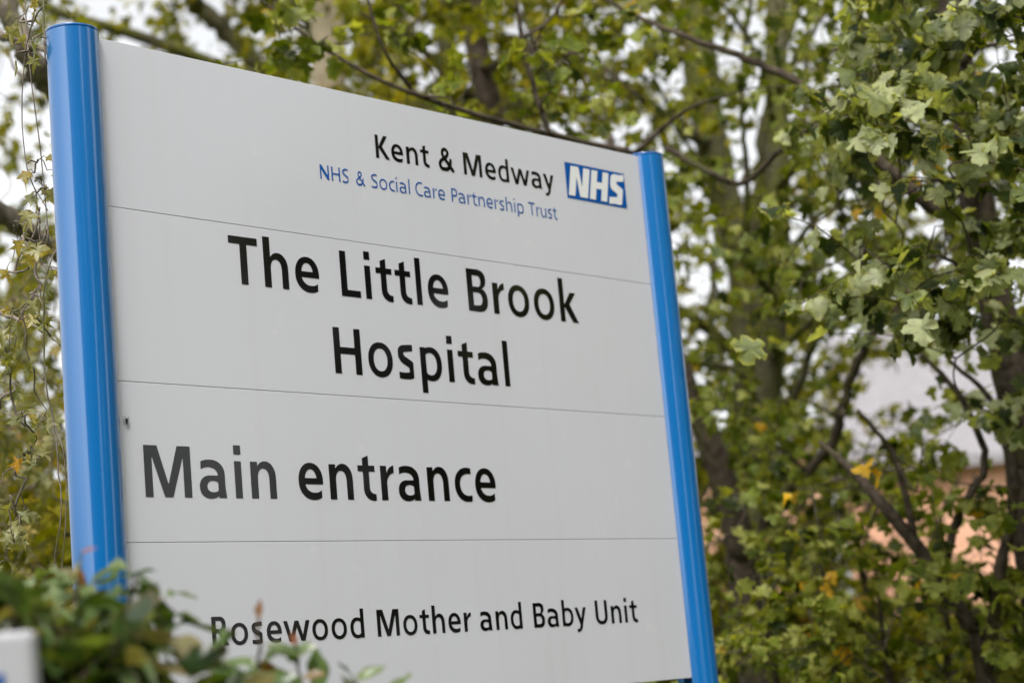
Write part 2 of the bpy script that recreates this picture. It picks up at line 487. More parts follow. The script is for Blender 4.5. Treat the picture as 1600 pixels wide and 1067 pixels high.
    if ch == 's':
        p = [(54, 69), (46, 69.5), (30, 75.5 - h / 2), (14, 65), (s / 2 + 1, 55), (16, 44), (28, 37.5), (41, 30), (52 - s / 2, 20), (42, 9), (24, h / 2 - 1.5), (9, 6.5), (-3, 7.5)]
        return I(stroke(p, [h * .95, h, s * .95, s * .97, s * .95, h, h * .95]), xgt(2.5), xlt(47.5)), 52, 6.5, 7
    if ch == 'a':
        hook = I(D(ell(26, 44, 37.5, 31.5, 2.3), ell(22.5, 44, 63.5 - .95 * s - 22.5, 75.5 - h - 44, 2.2)), ygt(44), xgt(4.5))
        stem = polyd([(63.5 - .95 * s, 0), (66, 0), (64.5, 12), (63.5, 24), (63.5, 44.5), (63.5 - .95 * s, 44.5)])
        outer = U(ell(27, 21.3, 27, 22.8, 2.2), rect(27, 52, 44.1 - .7 * h, 44.1))
        counter = I(ell(18 + (55 - so) / 2 - (18 - 1.02 * s) / 2 - 4, 22.5, (63.5 - .95 * s - 1.02 * s) / 2 + 1.5, 44.1 - .7 * h - 22.5, 2.3), xlt(63.5 - .95 * s))
        return U(D(outer, counter), hook, stem), 66, 8, 11
    if ch == 'y':
        k = 1.05 * s
        left = polyd([(0, 74), (k, 74), (38.5 + .2 * s, 14), (34, -3), (28.5, 0)])
        right = polyd([(69 - k, 74), (69, 74), (41, -6), (34, -14), (26, -6), (33, 14)])
        tail = I(stroke([(36, 2), (33, -8), (27, -17), (17, -21.5), (2, -20)], [s * .9, s * .9, h * .95, h * .9, h * .9]), xgt(8))
        return U(left, right, tail), 69, 2, 2
    if ch == 'w':
        k = 1.02 * s
        return polyd([(0, 74), (k, 74), (33.5, 23), (60 - k / 2, 74), (60 + k / 2, 74), (86.5, 23), (120 - k, 74), (120, 74), (86.5 + k * .52, 0), (86.5 - k * .52, 0), (60, 51), (33.5 + k * .52, 0), (33.5 - k * .52, 0)]), 120, 2, 2
    raise KeyError(ch)

def trace(fn, w, step=0.9):
    xs = np.arange(-8, w + 34, step) + 0.0137; ys = np.arange(-34, 114, step) + 0.0219
    Xg, Yg = np.meshgrid(xs, ys, indexing='ij')
    Fv = fn(Xg, Yg)
    Fv = np.where(np.abs(Fv) < 1e-6, 1e-6, Fv)
    ins = Fv < 0
    nx, ny = Fv.shape
    def ex(i, j): t = Fv[i, j] / (Fv[i, j] - Fv[i + 1, j]); return (xs[i] + t * step, ys[j])
    def ey(i, j): t = Fv[i, j] / (Fv[i, j] - Fv[i, j + 1]); return (xs[i], ys[j] + t * step)
    nxt, pos = {}, {}
    code = ins[:-1, :-1] * 1 + ins[1:, :-1] * 2 + ins[1:, 1:] * 4 + ins[:-1, 1:] * 8
    seg = {1: 'LB', 2: 'BR', 3: 'LR', 4: 'RT', 6: 'BT', 7: 'LT', 8: 'TL', 9: 'TB', 11: 'TR', 12: 'RL', 13: 'RB', 14: 'BL', 5: 'LBRT', 10: 'BRTL'}
    for i, j in zip(*np.nonzero((code > 0) & (code < 15))):
        s_ = seg[int(code[i, j])]
        for q in range(0, len(s_), 2):
            ks = []
            for c in s_[q:q + 2]:
                key = {'L': ('y', i, j), 'R': ('y', i + 1, j), 'B': ('x', i, j), 'T': ('x', i, j + 1)}[c]
                if key not in pos: pos[key] = ex(key[1], key[2]) if key[0] == 'x' else ey(key[1], key[2])
                ks.append(key)
            nxt[ks[0]] = ks[1]
    loops = []
    while nxt:
        k0 = next(iter(nxt)); k = k0; lp = []
        while k in nxt:
            lp.append(pos[k]); k = nxt.pop(k)
        if len(lp) < 8: continue
        P = np.array(lp)
        for _ in range(4):                       # drop points that lie on a straight run
            a, b, c = np.roll(P, 1, 0), P, np.roll(P, -1, 0)
            e = c - a
            dist = np.abs(e[:, 0] * (b - a)[:, 1] - e[:, 1] * (b - a)[:, 0]) / (np.hypot(e[:, 0], e[:, 1]) + 1e-9)
            drop = dist < 0.035
            drop[1::2] = False
            if not drop.any() or len(P) < 8: break
            P = P[~drop]
        loops.append(P)
    return loops

_gl = {}
def glyph_mesh(ch, s, h):
    key = (ch, s, h)
    if key not in _gl:
        fn, w, lb, rb = glyph(ch, s, h)
        loops = trace(fn, w)
        cu = bpy.data.curves.new('outline', 'CURVE'); cu.dimensions = '2D'; cu.fill_mode = 'FRONT'
        for P in loops:
            sp = cu.splines.new('POLY'); sp.points.add(len(P) - 1); sp.use_cyclic_u = True
            sp.points.foreach_set('co', np.c_[P, np.zeros(len(P)), np.ones(len(P))].ravel())
        ob = bpy.data.objects.new('outline', cu); COL.objects.link(ob)
        me = bpy.data.meshes.new_from_object(ob.evaluated_get(bpy.context.evaluated_depsgraph_get()))
        V = np.array([v.co[:2] for v in me.vertices])
        Fc = [tuple(p.vertices) for p in me.polygons]
        # every face looks the same way
        Fc = [f if sum((V[f[(i + 1) % len(f)]][0] - V[f[i]][0]) * (V[f[(i + 1) % len(f)]][1] + V[f[i]][1]) for i in range(len(f))) < 0 else f[::-1] for f in Fc]
        bpy.data.objects.remove(ob); bpy.data.curves.remove(cu); bpy.data.meshes.remove(me)
        _gl[key] = (V, Fc, w, lb, rb)
    return _gl[key]

def write(mb, text, u0, u1, base, cap, s, h, y, slant=0.0):
    """one word set between u0 and u1 (ink to ink) on the sign's face"""
    adv = []
    x = 0.0
    for i, ch in enumerate(text):
        V, Fc, w, lb, rb = glyph_mesh(ch, s, h)
        if i: x += lb
        adv.append(x); x += w + (rb if i < len(text) - 1 else 0)
    k = (u1 - u0) / x
    for ch, a in zip(text, adv):
        V, Fc, w, lb, rb = glyph_mesh(ch, s, h)
        vy = V[:, 1] * cap / 100
        P = np.c_[u0 + (a + V[:, 0]) * k + slant * vy, np.full(len(V), y), base + vy]
        mb.add(P, Fc)
    return k / (cap / 100)

# ------------------------------------------------------------------ the sign
R_POST, OFF, SPAN = 0.03795, 0.0122, 1.32806
PANEL_T = 0.0135
sign = empty('hospital_sign', (SPAN / 2, OFF, 0))
tag(sign, 'large white hospital entrance sign held between two blue round posts', 'sign')
SO = np.array([SPAN / 2, OFF, 0])
def sp(mb, name, mat, parent=None, **k):
    """part of the sign, kept in the sign's own coordinates"""
    o = mb.build(name, mat, parent or sign, **k)
    return o

def post_profile(face):
    """round tube with a slot for the panels on its inner side (face = +1 or -1 along x)"""
    y0, y1, depth = -OFF - 0.0012, -OFF + PANEL_T + 0.0028, 0.014
    a0 = math.asin(y0 / R_POST); a1 = math.asin(y1 / R_POST)
    th = np.linspace(a1, 2 * math.pi + a0, 72)
    pts = [(R_POST * math.cos(t), R_POST * math.sin(t)) for t in th]
    xs = R_POST * math.cos(a0) - depth
    pts += [(xs, y0), (xs, y1)]
    return [(face * x, y) for x, y in pts][::face]

POST_TOP = SIGN_Z + 1.0065
for px_, face, lab in ((0.0, 1, 'blue post nearer the camera with a broad sky reflection'), (SPAN, -1, 'blue post at the far end of the panels')):
    mb = MB()
    prof = [(x + px_ - SO[0], y + OFF - SO[1]) for x, y in post_profile(face)]
    mb.prism(prof, -0.4, POST_TOP - 0.0045)
    o = sp(mb, 'post', MT['blue'])
    o['label'] = lab
    bpy.context.view_layer.update()
    for p in o.data.polygons:
        p.use_smooth = abs(p.normal.z) < 0.5
    o.data.set_sharp_from_angle(angle=RAD(35))
    cp = MB()
    th = np.linspace(0, 2 * math.pi, 64, endpoint=False)
    for r0, z0, z1 in ((R_POST - 0.0012, POST_TOP - 0.0075, POST_TOP - 0.004), (R_POST + 0.0002, POST_TOP - 0.0039, POST_TOP)):
        cp.prism([(px_ - SO[0] + r0 * math.cos(t), r0 * math.sin(t)) for t in th], z0, z1)
    c = sp(cp, 'cap', MT['blue_cap'], o)
    bevel(c, 0.0012, 2)

contact = math.sqrt(R_POST ** 2 - OFF ** 2)
P_L, P_R = contact - 0.007, SPAN - contact + 0.007
rows = [(0.0, 0.25767, 'lowest white panel carrying the unit name'), (0.25767, 0.48835, 'white panel reading Main entrance'),
        (0.48835, 0.74506, 'white panel with the hospital name in two lines'), (0.74506, 1.0, 'top white panel with the small trust heading and blue logo')]
panels = []
for z0, z1, lab in rows:
    mb = MB()
    gap = 0.00032
    mb.box(P_L - SO[0], P_R - SO[0], 0 - SO[1], PANEL_T - SO[1], SIGN_Z + z0 + (gap if z0 else 0), SIGN_Z + z1 - (gap if z1 < 1 else 0))
    o = sp(mb, 'sign_panel', MT['panel'])
    o['label'] = lab
    bevel(o, 0.0006, 2)
    panels.append(o)
INK = -0.0005
def line(words, base, cap, s, h, mat, panel, name='lettering'):
    for w in words:
        mb = MB()
        write(mb, w[0], w[1] - SO[0], w[2] - SO[0], SIGN_Z + base, cap, s, h, INK - SO[1])
        sp(mb, name, mat, panel)
line([('Rosewood', .1792, .4790), ('Mother', .5070, .7198), ('and', .7405, .8440), ('Baby', .8728, 1.0112), ('Unit', 1.0362, 1.1530)], .1076, .0417, 17.6, 14.2, MT['black'], panels[0])
line([('Main', .0755, .3201), ('entrance', .3652, .8073)], .3226, .0748, 18.4, 14.6, MT['black'], panels[1])
line([('The', .2567, .4386), ('Little', .4852, .7319), ('Brook', .7793, 1.0682), ], .6517, .0748, 18.4, 14.6, MT['black'], panels[2])
line([('Hospital', .4588, .8676)], .5240, .0748, 18.4, 14.6, MT['black'], panels[2])
line([('Kent', .5862, .7124), ('&', .7353, .7712), ('Medway', .7972, 1.0355)], .8961, .0402, 17.6, 14.2, MT['black'], panels[3])
line([('NHS', .4572, .5202), ('&', .5360, .5552), ('Social', .5703, .6597), ('Care', .6728, .7441), ('Partnership', .7602, .9449), ('Trust', .9588, 1.0360)], .8424, .0241, 12.6, 11.0, MT['navy'], panels[3])
lg = MB()
lg.add([(1.0706 - SO[0], INK - SO[1], SIGN_Z + .8886), (1.2441 - SO[0], INK - SO[1], SIGN_Z + .8886), (1.2441 - SO[0], INK - SO[1], SIGN_Z + .9574), (1.0706 - SO[0], INK - SO[1], SIGN_Z + .9574)], [(0, 1, 2, 3)])
sp(lg, 'logo_plate', MT['navy'], panels[3])
ll = MB()
for ch, a, b in (('N', 1.0743, 1.1288), ('H', 1.1342, 1.1842), ('S', 1.1885, 1.2325)):
    write(ll, ch, a - SO[0], b - SO[0], SIGN_Z + .8944, .0575, 27.0, 23.0, 2 * INK - SO[1], 0.225)
sp(ll, 'logo_letters', MT['white_vinyl'], panels[3])

# small dark spider sitting by the left post, at the edge of a panel
sx, sz = 0.0478, SIGN_Z + 0.4312
spider = empty('spider', (sx, -0.003, sz))
tag(spider, 'tiny dark spider on the white panel beside the near blue post', 'spider')
mb = MB()
for cz, rr, ln in ((0.0, .0021, .0034), (-.0042, .0013, .0018)):
    q = np.linspace(-1, 1, 7)
    mb.tube([(0, 0, cz + ln * v) for v in q], [max(.0002, rr * math.sqrt(max(0, 1 - v * v))) for v in q], 8)
mb.build('body', MT['slot'], spider, smooth=True)
for sd in (-1, 1):
    for q in range(4):
        mb = MB(); zz = (q - 1.5) * .0022
        mb.tube([(0, 0, -.002 + zz * .3), (sd * .003, -.0012, zz * 1.2), (sd * .0052, .0022, zz * 2)], [.00035, .0003, .0002], 4)
        mb.build('leg', MT['slot'], spider)
# ------------------------------------------------------------------ leaves
def mirror_outline(half):
    h = np.array(half, float)
    left = h[1:-1][::-1] * np.array([-1, 1])
    return np.vstack([h, left])
MAPLE = mirror_outline([(0, 0.02), (.12, -.06), (.30, -.06), (.44, .03), (.46, .12), (.36, .22), (.52, .27), (.64, .37), (.66, .50), (.60, .57), (.50, .56), (.40, .62), (.28, .57), (.27, .68), (.29, .78), (.20, .88), (.11, .93), (0, .97)])
POINTY = mirror_outline([(0, 0.0), (.12, .0), (.40, -.06), (.30, .08), (.42, .16), (.20, .24), (.38, .40), (.66, .62), (.40, .56), (.30, .62), (.14, .48), (.17, .66), (.10, .78), (0, 1.08)])
OVAL = mirror_outline([(0, 0.0), (.10, .10), (.19, .26), (.235, .45), (.21, .65), (.13, .84), (.05, .95), (0, 1.0)])

def leaf_batch(mb, outline, pos, dirs, nrm, size, tint, rng, fold=0.32, curl=0.5, cen=0.38, petiole=0.0, jitter=0.06):
    """many leaves at once: pos = stalk end, dirs = towards the tip, nrm = upper face"""
    n = len(pos)
    if n == 0: return
    m = len(outline)
    dirs = dirs / (np.linalg.norm(dirs, axis=1)[:, None] + 1e-9)
    side = np.cross(dirs, nrm); side /= np.linalg.norm(side, axis=1)[:, None] + 1e-9
    up = np.cross(side, dirs)
    ox = np.r_[0.0, outline[:, 0]]; oy = np.r_[cen, outline[:, 1]]
    wx = 1 + rng.normal(0, 0.10, (n, 1))
    X = ox[None, :] * wx + rng.normal(0, jitter * .5, (n, m + 1)) * (np.arange(m + 1) > 0)
    Y = oy[None, :] + rng.normal(0, jitter * .5, (n, m + 1)) * (np.arange(m + 1) > 0)
    fo = fold * (1 + rng.normal(0, .5, (n, 1))); cu = curl * rng.normal(.6, .8, (n, 1)); tw = rng.normal(0, .35, (n, 1))
    Zz = fo * np.abs(X) - cu * (Y - 0.2) ** 2 + tw * X * Y + rng.normal(0, .05, X.shape) * (np.arange(m + 1) > 0) + .10 * np.sin(5 * Y + rng.uniform(0, 6, (n, 1))) * np.abs(X)
    S = size[:, None, None]
    P = pos[:, None, :] + S * (X[:, :, None] * side[:, None, :] + Y[:, :, None] * dirs[:, None, :] + Zz[:, :, None] * up[:, None, :])
    base = mb.n
    T = np.ones((n, m + 1, 4), np.float32)
    T[:, :, 0] = tint[:, 0:1]; T[:, :, 2] = tint[:, 1:2]
    T[:, 0, 1] = 0.0; T[:, 1:, 1] = 1.0
    faces = []
    for i in range(n):
        b = base + i * (m + 1)
        faces += [(b, b + 1 + k, b + 1 + (k + 1) % m) for k in range(m)]
    mb.v.append(P.reshape(-1, 3)); mb.f += faces; mb.n += n * (m + 1); mb.tint.append(T.reshape(-1, 4))

def nrmz(v):
    return v / (np.linalg.norm(v, axis=-1, keepdims=True) + 1e-9)

class Tree:
    """skeleton of limbs, to which twigs are joined by ever thinner branches"""
    def __init__(self, name, label, cat, bark_, leaf, outline, seed, group=None, leaf_name='crown', trunk_name='trunk'):
        self.rng = np.random.default_rng(seed)
        self.name, self.label, self.cat, self.bark, self.leaf, self.outline, self.group = name, label, cat, bark_, leaf, outline, group
        self.leaf_name, self.trunk_name = leaf_name, trunk_name
        self.wood, self.leaves = MB(), MB()
        self.nodes, self.nr = [], []
        self.base = None
    def limb(self, pts, radii, sides=10, per=7, wob=0.0):
        P = smooth_path(pts, per)
        r = np.interp(np.linspace(0, 1, len(P)), np.linspace(0, 1, len(radii)), radii)
        if wob:
            P[1:-1] += self.rng.normal(0, wob, (len(P) - 2, 3)) * r[1:-1, None]
        self.wood.tube(P, r, sides, rough=0.05, rng=self.rng)
        self.nodes += list(P); self.nr += list(r)
        return P
    def pix_limb(self, spec, sides=10, per=7, wob=0.22):
        """spec: (px, py, depth, width in photo px)"""
        return self.limb([at(a, b, d) for a, b, d, w in spec], [w * d / F_PX / 2 for a, b, d, w in spec], sides, per, wob)
    def twigs(self, centers, n_leaf=9, length=0.28, size=(0.05, 0.075), droop=0.5, join=True, tint=(0.0, 0.9), hang=0.7, face=None, yellow=0.04, maxjoin=1.2, petiole=0.5):
        rng = self.rng
        if not len(centers): return
        nodes = np.array(self.nodes) if self.nodes else None
        order = np.argsort([np.min(np.linalg.norm(nodes - c, axis=1)) for c in centers]) if join and nodes is not None else range(len(centers))
        for idx in order:
            c = np.asarray(centers[idx])
            nodes = np.array(self.nodes) if self.nodes else None
            if join and nodes is not None:
                dd = np.linalg.norm(nodes - c, axis=1) + 0.8 * np.maximum(0, nodes[:, 2] - c[2] + 0.0)
                j = int(np.argmin(dd)); a = nodes[j]; gapd = np.linalg.norm(c - a)
                away = nrmz(c - a)
            else:
                a = None; away = nrmz(rng.normal(0, 1, 3)); gapd = 0
            d0 = nrmz(away + rng.normal(0, .5, 3) + np.array([0, 0, .05]))
            L = length * rng.uniform(.7, 1.3)
            p0 = c - d0 * L * .5
            if a is not None and gapd > 0.04:
                if gapd < maxjoin:
                    mid = (a + p0) / 2 + rng.normal(0, .10, 3) * gapd + np.array([0, 0, .05 * gapd])
                    P = smooth_path([a, mid, p0], 5)
                    r0 = min(0.006 + 0.004 * gapd, max(self.nr[j] * .75, .0022)); r1 = 0.0017
                    self.wood.tube(P, np.linspace(r0, r1, len(P)), 5)
                    self.nodes += list(P[1:]); self.nr += list(np.linspace(r0, r1, len(P))[1:])
            t = np.linspace(0, 1, 7)[:, None]
            TW = p0 + d0 * L * t + np.array([0, 0, -1]) * droop * L * t ** 2 * .6 + rng.normal(0, .006, (7, 3)) * t
            self.wood.tube(TW, np.linspace(.0017, .0007, 7), 4)
            k = max(2, int(rng.normal(n_leaf, n_leaf * .25)))
            tt = np.sort(rng.uniform(.12, 1.0, k)); tt[-1] = 1.0
            q = np.array([[np.interp(x, t[:, 0], TW[:, i]) for i in range(3)] for x in tt])
            out = nrmz(rng.normal(0, 1, (k, 3)) * np.array([1, 1, .5]) + d0 * .35)
            sz = rng.uniform(size[0], size[1], k) * (0.75 + .25 * rng.random(k))
            pet = out * sz[:, None] * petiole + np.array([0, 0, -.35]) * sz[:, None] * petiole
            ends = q + pet
            for a_, b_ in zip(q, ends):
                self.wood.tube([a_, (a_ + b_) / 2 + np.array([0, 0, .004]), b_], [.0008, .0007, .0006], 3)
            dr = nrmz(out * (1 - hang * .6) + np.array([0, 0, -hang]) + rng.normal(0, .25, (k, 3)))
            nm = nrmz(np.array([0, 0, 1.0]) + out * .5 + rng.normal(0, .45, (k, 3)) + (face if face is not None else 0))
            hue = np.clip(rng.normal((tint[0] + tint[1]) / 2, (tint[1] - tint[0]) / 2.7, k), 0, .87)
            yl = rng.random(k) < yellow * .22
            hue[yl] = rng.uniform(.92, 1.0, yl.sum())
            leaf_batch(self.leaves, self.outline, ends, dr, nm, sz, np.c_[hue, rng.random(k) ** 1.5], rng)
    def build(self, base):
        root = empty(self.name, base)
        tag(root, self.label, self.cat, self.group)
        if self.wood.n:
            w = self.wood.build(self.trunk_name, self.bark, root, smooth=True, loc=base)
        if self.leaves.n:
            self.leaves.build(self.leaf_name, self.leaf, root, smooth=True, loc=base)
        return root

# how much of the view the leaves close, read off the photograph per 100 px
GRID = np.array([
 [.70, .62, .60, .80, .88, .75, .80, .80, .70, .75, .75, .70, .65, .92, .95, .95],
 [.62, .70, .70, .75, .80, .75, .70, .80, .75, .70, .70, .62, .60, .95, .95, .95],
 [.50, .60, .70, .75, .75, .75, .75, .75, .75, .60, .68, .52, .62, .92, .90, .95],
 [.58, .60, .70, .75, .75, .75, .75, .75, .75, .70, .60, .56, .62, .88, .90, .95],
 [.72, .70, .70, .75, .75, .75, .75, .75, .75, .70, .68, .72, .78, .85, .85, .95],
 [.78, .75, .75, .75, .75, .75, .75, .75, .75, .70, .62, .85, .74, .45, .60, .90],
 [.80, .80, .80, .80, .80, .80, .80, .80, .80, .70, .55, .85, .80, .45, .55, .75],
 [.92, .90, .90, .90, .90, .90, .90, .90, .90, .80, .80, .90, .85, .75, .65, .70],
 [.98, .95, .95, .95, .95, .95, .95, .95, .95, .95, .95, .95, .95, .65, .72, .80],
 [.99, .99, .99, .99, .99, .99, .99, .99, .99, .99, .99, .99, .99, .92, .90, .90],
 [.99, .99, .99, .99, .99, .99, .99, .99, .99, .99, .99, .99, .99, .99, .99, .99]])
GRID[0:6, 9:13] -= .07
GRID[7:10, 13:16] = np.minimum(.96, GRID[7:10, 13:16] + .14)
GRID[3:10, 0] = np.minimum(.97, GRID[3:10, 0] + .06)
GRID[0:3, 0] -= .1
GRID[4:7, 13:15] += .17
def cover(x, y):
    gx_ = np.clip(x / 100 - .5, 0, 15); gy_ = np.clip(y / 100 - .5, 0, 10)
    i = int(gx_); j = int(gy_); i2 = min(i + 1, 15); j2 = min(j + 1, 10); fx = gx_ - i; fy = gy_ - j
    return (GRID[j, i] * (1 - fx) + GRID[j, i2] * fx) * (1 - fy) + (GRID[j2, i] * (1 - fx) + GRID[j2, i2] * fx) * fy

DENS = 1.95
def scatter(rng, box, depth, share, n_leaf, size, use_grid=True, clump=0.0, gaps=()):
    """twig centres in a block of space; share = part of the cover this layer gives"""
    x0, x1, y0, y1 = box
    dm = (depth[0] + depth[1]) / 2
    a = n_leaf * 0.30 * size * size * (F_PX / dm) ** 2
    n_max = (x1 - x0) * (y1 - y0) / a
    tau_max = 4.6 * share if use_grid else share
    out = []
    n_try = int(n_max * tau_max * DENS)
    hubs = [(rng.uniform(x0, x1), rng.uniform(y0, y1)) for _ in range(max(3, n_try // 5))]
    for _ in range(n_try):
        if rng.random() < clump:
            hx, hy = hubs[rng.integers(len(hubs))]
            s_ = 70 * 5 / dm
            x, y = rng.normal(hx, s_), rng.normal(hy, s_)
        else:
            x, y = rng.uniform(x0, x1), rng.uniform(y0, y1)
        if use_grid:
            tau = -math.log(max(1e-3, 1 - cover(x, y)))
            if rng.random() > tau / 4.6: continue
        if any(gx0 < x < gx1 and gy0 < y < gy1 for gx0, gx1, gy0, gy1 in gaps): continue
        out.append(at(x, y, rng.uniform(*depth)))
    return out

# ------------------------------------------------------------------ trees behind and beside the sign
def foot(px, d):
    p = at(px, 1000, d); p[2] = -0.1
    return p

GAPS = [(1360, 1425, 575, 630)]
TRUNK_GAP = [(1080, 1110, 610, 700), (1100, 1150, 690, 800)]
PALE_GAP = [(482, 552, -10, 122)]
# 1 the maple that leans in from the right, nearest to the camera
thin = lambda q: [(a, b, d, w * .8) for a, b, d, w in q]
t = Tree('maple_tree', 'nearest maple whose pale lobed leaves hang in at the upper right', 'tree', MT['bark_brown'], MT['leaf_greyed'], MAPLE, 11)
b1 = foot(1660, 4.9)
t.limb([b1, at(1625, 900, 4.9), at(1590, 640, 4.9), at(1556, 470, 4.9), at(1524, 300, 4.85), at(1510, 170, 4.8), at(1488, 30, 4.8), at(1470, -140, 4.8), at(1430, -420, 4.9)], [.075, .055, .048, .045, .043, .035, .03, .024, .012], 12)
t.pix_limb(thin([(1530, 360, 4.85, 34), (1450, 320, 4.8, 26), (1385, 262, 4.8, 24), (1300, 168, 4.8, 20), (1185, 100, 4.85, 15), (1080, 60, 4.9, 11), (985, 22, 5.0, 8), (900, -30, 5.0, 5)]))
t.pix_limb(thin([(1330, 200, 4.8, 14), (1250, 210, 4.9, 12), (1165, 285, 5.0, 11), (1110, 270, 5.0, 11), (1040, 232, 5.1, 14)]))
t.pix_limb(thin([(1500, 120, 4.7, 20), (1440, 60, 4.5, 12), (1380, 60, 4.3, 7), (1300, 80, 4.2, 4)]))
t.pix_limb(thin([(1525, 300, 4.8, 18), (1480, 280, 4.4, 9), (1420, 300, 4.2, 6), (1380, 330, 4.1, 3)]))
t.pix_limb(thin([(1560, 480, 4.9, 20), (1520, 430, 4.5, 10), (1460, 400, 4.3, 7), (1400, 420, 4.2, 3)]))
t.pix_limb(thin([(1500, 100, 4.8, 20), (1560, 40, 4.5, 12), (1620, -10, 4.3, 8), (1700, -40, 4.2, 4)]))
t.pix_limb(thin([(1545, 420, 4.8, 20), (1600, 360, 4.4, 12), (1680, 320, 4.2, 6)]))
r = t.rng
c = scatter(r, (1290, 1720, -120, 330), (3.6, 4.5), .50, 9, 0.0645, clump=.55)
c += scatter(r, (1320, 1720, 330, 500), (3.65, 4.5), .42, 9, 0.0645, clump=.6)
c += scatter(r, (1720, 2200, -120, 700), (3.9, 5.2), .26, 9, .07, use_grid=False, clump=.5)
c += scatter(r, (1180, 1320, 150, 480), (4.2, 5.0), .22, 9, 0.0516, clump=.5)
c += scatter(r, (1500, 1760, 480, 760), (4.0, 5.0), .25, 9, 0.0559, clump=.5, gaps=GAPS)
t.twigs(c, 12, .24, (0.0317, 0.0620), .4, tint=(-.05, 1.1), hang=.75, yellow=.012, face=nrmz(CAM - at(1400, 200, 4)) * .25)
t.twigs([at(1462, 236, 4.0), at(1366, 712, 4.5), at(1300, 884, 4.7), at(1250, 762, 4.8), at(1350, 320, 4.5)], 2, .05, (.034, .046), .4, yellow=6, maxjoin=.6)
t.build(b1)

# 2 slim mossy maple behind the far post
t = Tree('maple_tree', 'slim green-stemmed maple standing upright just right of the far blue post', 'tree', MT['bark_moss'], MT['leaf_green'], MAPLE, 22)
b2 = foot(1185, 7.0)
t.limb([b2, at(1188, 900, 7.0), at(1192, 700, 7.0), at(1212, 480, 7.0), at(1215, 260, 7.0), at(1213, 60, 7.1), at(1220, -200, 7.2), at(1235, -520, 7.4)], [.065, .055, .05, .046, .044, .04, .03, .012], 12)
t.pix_limb([(1165, 420, 6.6, 12), (1167, 285, 6.5, 10), (1160, 170, 6.4, 8), (1165, 60, 6.4, 6), (1185, -60, 6.3, 4)])
t.pix_limb([(1212, 480, 7.0, 18), (1170, 400, 6.7, 14), (1165, 330, 6.6, 12)])
t.pix_limb([(1190, 640, 7.0, 14), (1150, 580, 6.6, 11), (1085, 565, 6.3, 12), (1030, 540, 6.2, 9), (960, 500, 6.2, 4)])
t.pix_limb([(1214, 300, 7.0, 16), (1260, 240, 6.6, 10), (1330, 180, 6.3, 6), (1380, 60, 6.2, 3)])
for spec in ([(1200, 700, 7.0, 16), (1262, 560, 6.8, 13), (1272, 380, 6.7, 11), (1258, 200, 6.7, 9), (1262, 60, 6.7, 7), (1290, -80, 6.7, 5)],
             [(1195, 760, 7.0, 16), (1140, 640, 7.2, 12), (1112, 470, 7.3, 11), (1128, 300, 7.3, 9), (1120, 120, 7.3, 7), (1090, -60, 7.3, 5)],
             [(1262, 560, 6.8, 11), (1330, 420, 6.6, 9), (1365, 300, 6.5, 7), (1420, 130, 6.5, 5)],
             [(1128, 300, 7.3, 8), (1060, 200, 7.1, 7), (1010, 80, 7.0, 5), (985, -40, 7.0, 4)],
             [(1212, 420, 7.0, 12), (1290, 330, 6.8, 8), (1390, 300, 6.6, 5), (1480, 230, 6.6, 3)],
             [(1213, 200, 7.0, 12), (1170, 60, 6.8, 9), (1100, -20, 6.7, 6)],
             [(1214, 140, 7.0, 12), (1290, 20, 6.9, 8), (1340, -60, 6.9, 5)]):
    t.pix_limb(spec, 7, 6, .4)
t.pix_limb([(1205, 560, 7.0, 16), (1270, 500, 6.5, 10), (1340, 460, 6.2, 6), (1420, 440, 6.0, 3)])
r = t.rng
c = scatter(r, (1000, 1600, -150, 480), (5.4, 7.6), .33, 9, 0.0476, clump=.5, gaps=GAPS)
c += scatter(r, (1020, 1340, 480, 760), (5.4, 7.6), .40, 9, 0.0476, clump=.5, gaps=GAPS + TRUNK_GAP)
t.twigs(c, 10, .26, (0.0280, 0.0517), .4, tint=(.05, .9), yellow=.04)
t.build(b2)

# 3 broad yellow-mossed tree further back
t = Tree('old_tree', 'old tree with a broad yellow-green mossy trunk, far behind the sign', 'tree', MT['bark_moss'], MT['leaf_olive'], MAPLE, 33)
b3 = foot(1175, 9.6)
t.limb([b3, at(1172, 900, 9.6), at(1170, 640, 9.6), at(1160, 420, 9.6), at(1122, 270, 9.6), at(1096, 130, 9.6), at(1080, -60, 9.7), at(1060, -380, 9.8)], [.12, .095, .085, .08, .085, .085, .07, .02], 12)
t.pix_limb([(1160, 420, 9.6, 30), (1185, 300, 9.5, 22), (1200, 160, 9.4, 18), (1260, -40, 9.4, 12)])
t.pix_limb([(1110, 230, 9.6, 26), (1000, 150, 9.0, 18), (880, 90, 8.6, 14), (770, -20, 8.5, 8)])
t.pix_limb([(1165, 560, 9.6, 26), (1060, 480, 9.2, 18), (900, 420, 9.0, 12), (760, 340, 9, 6)])
r = t.rng
c = scatter(r, (560, 1420, -200, 760), (8.2, 11.5), .30, 10, 0.0525, clump=.5, gaps=PALE_GAP + GAPS)
t.twigs(c, 10, .34, (0.0371, 0.0669), .4, tint=(.05, .95), yellow=.03, maxjoin=2.2)
t.build(b3)

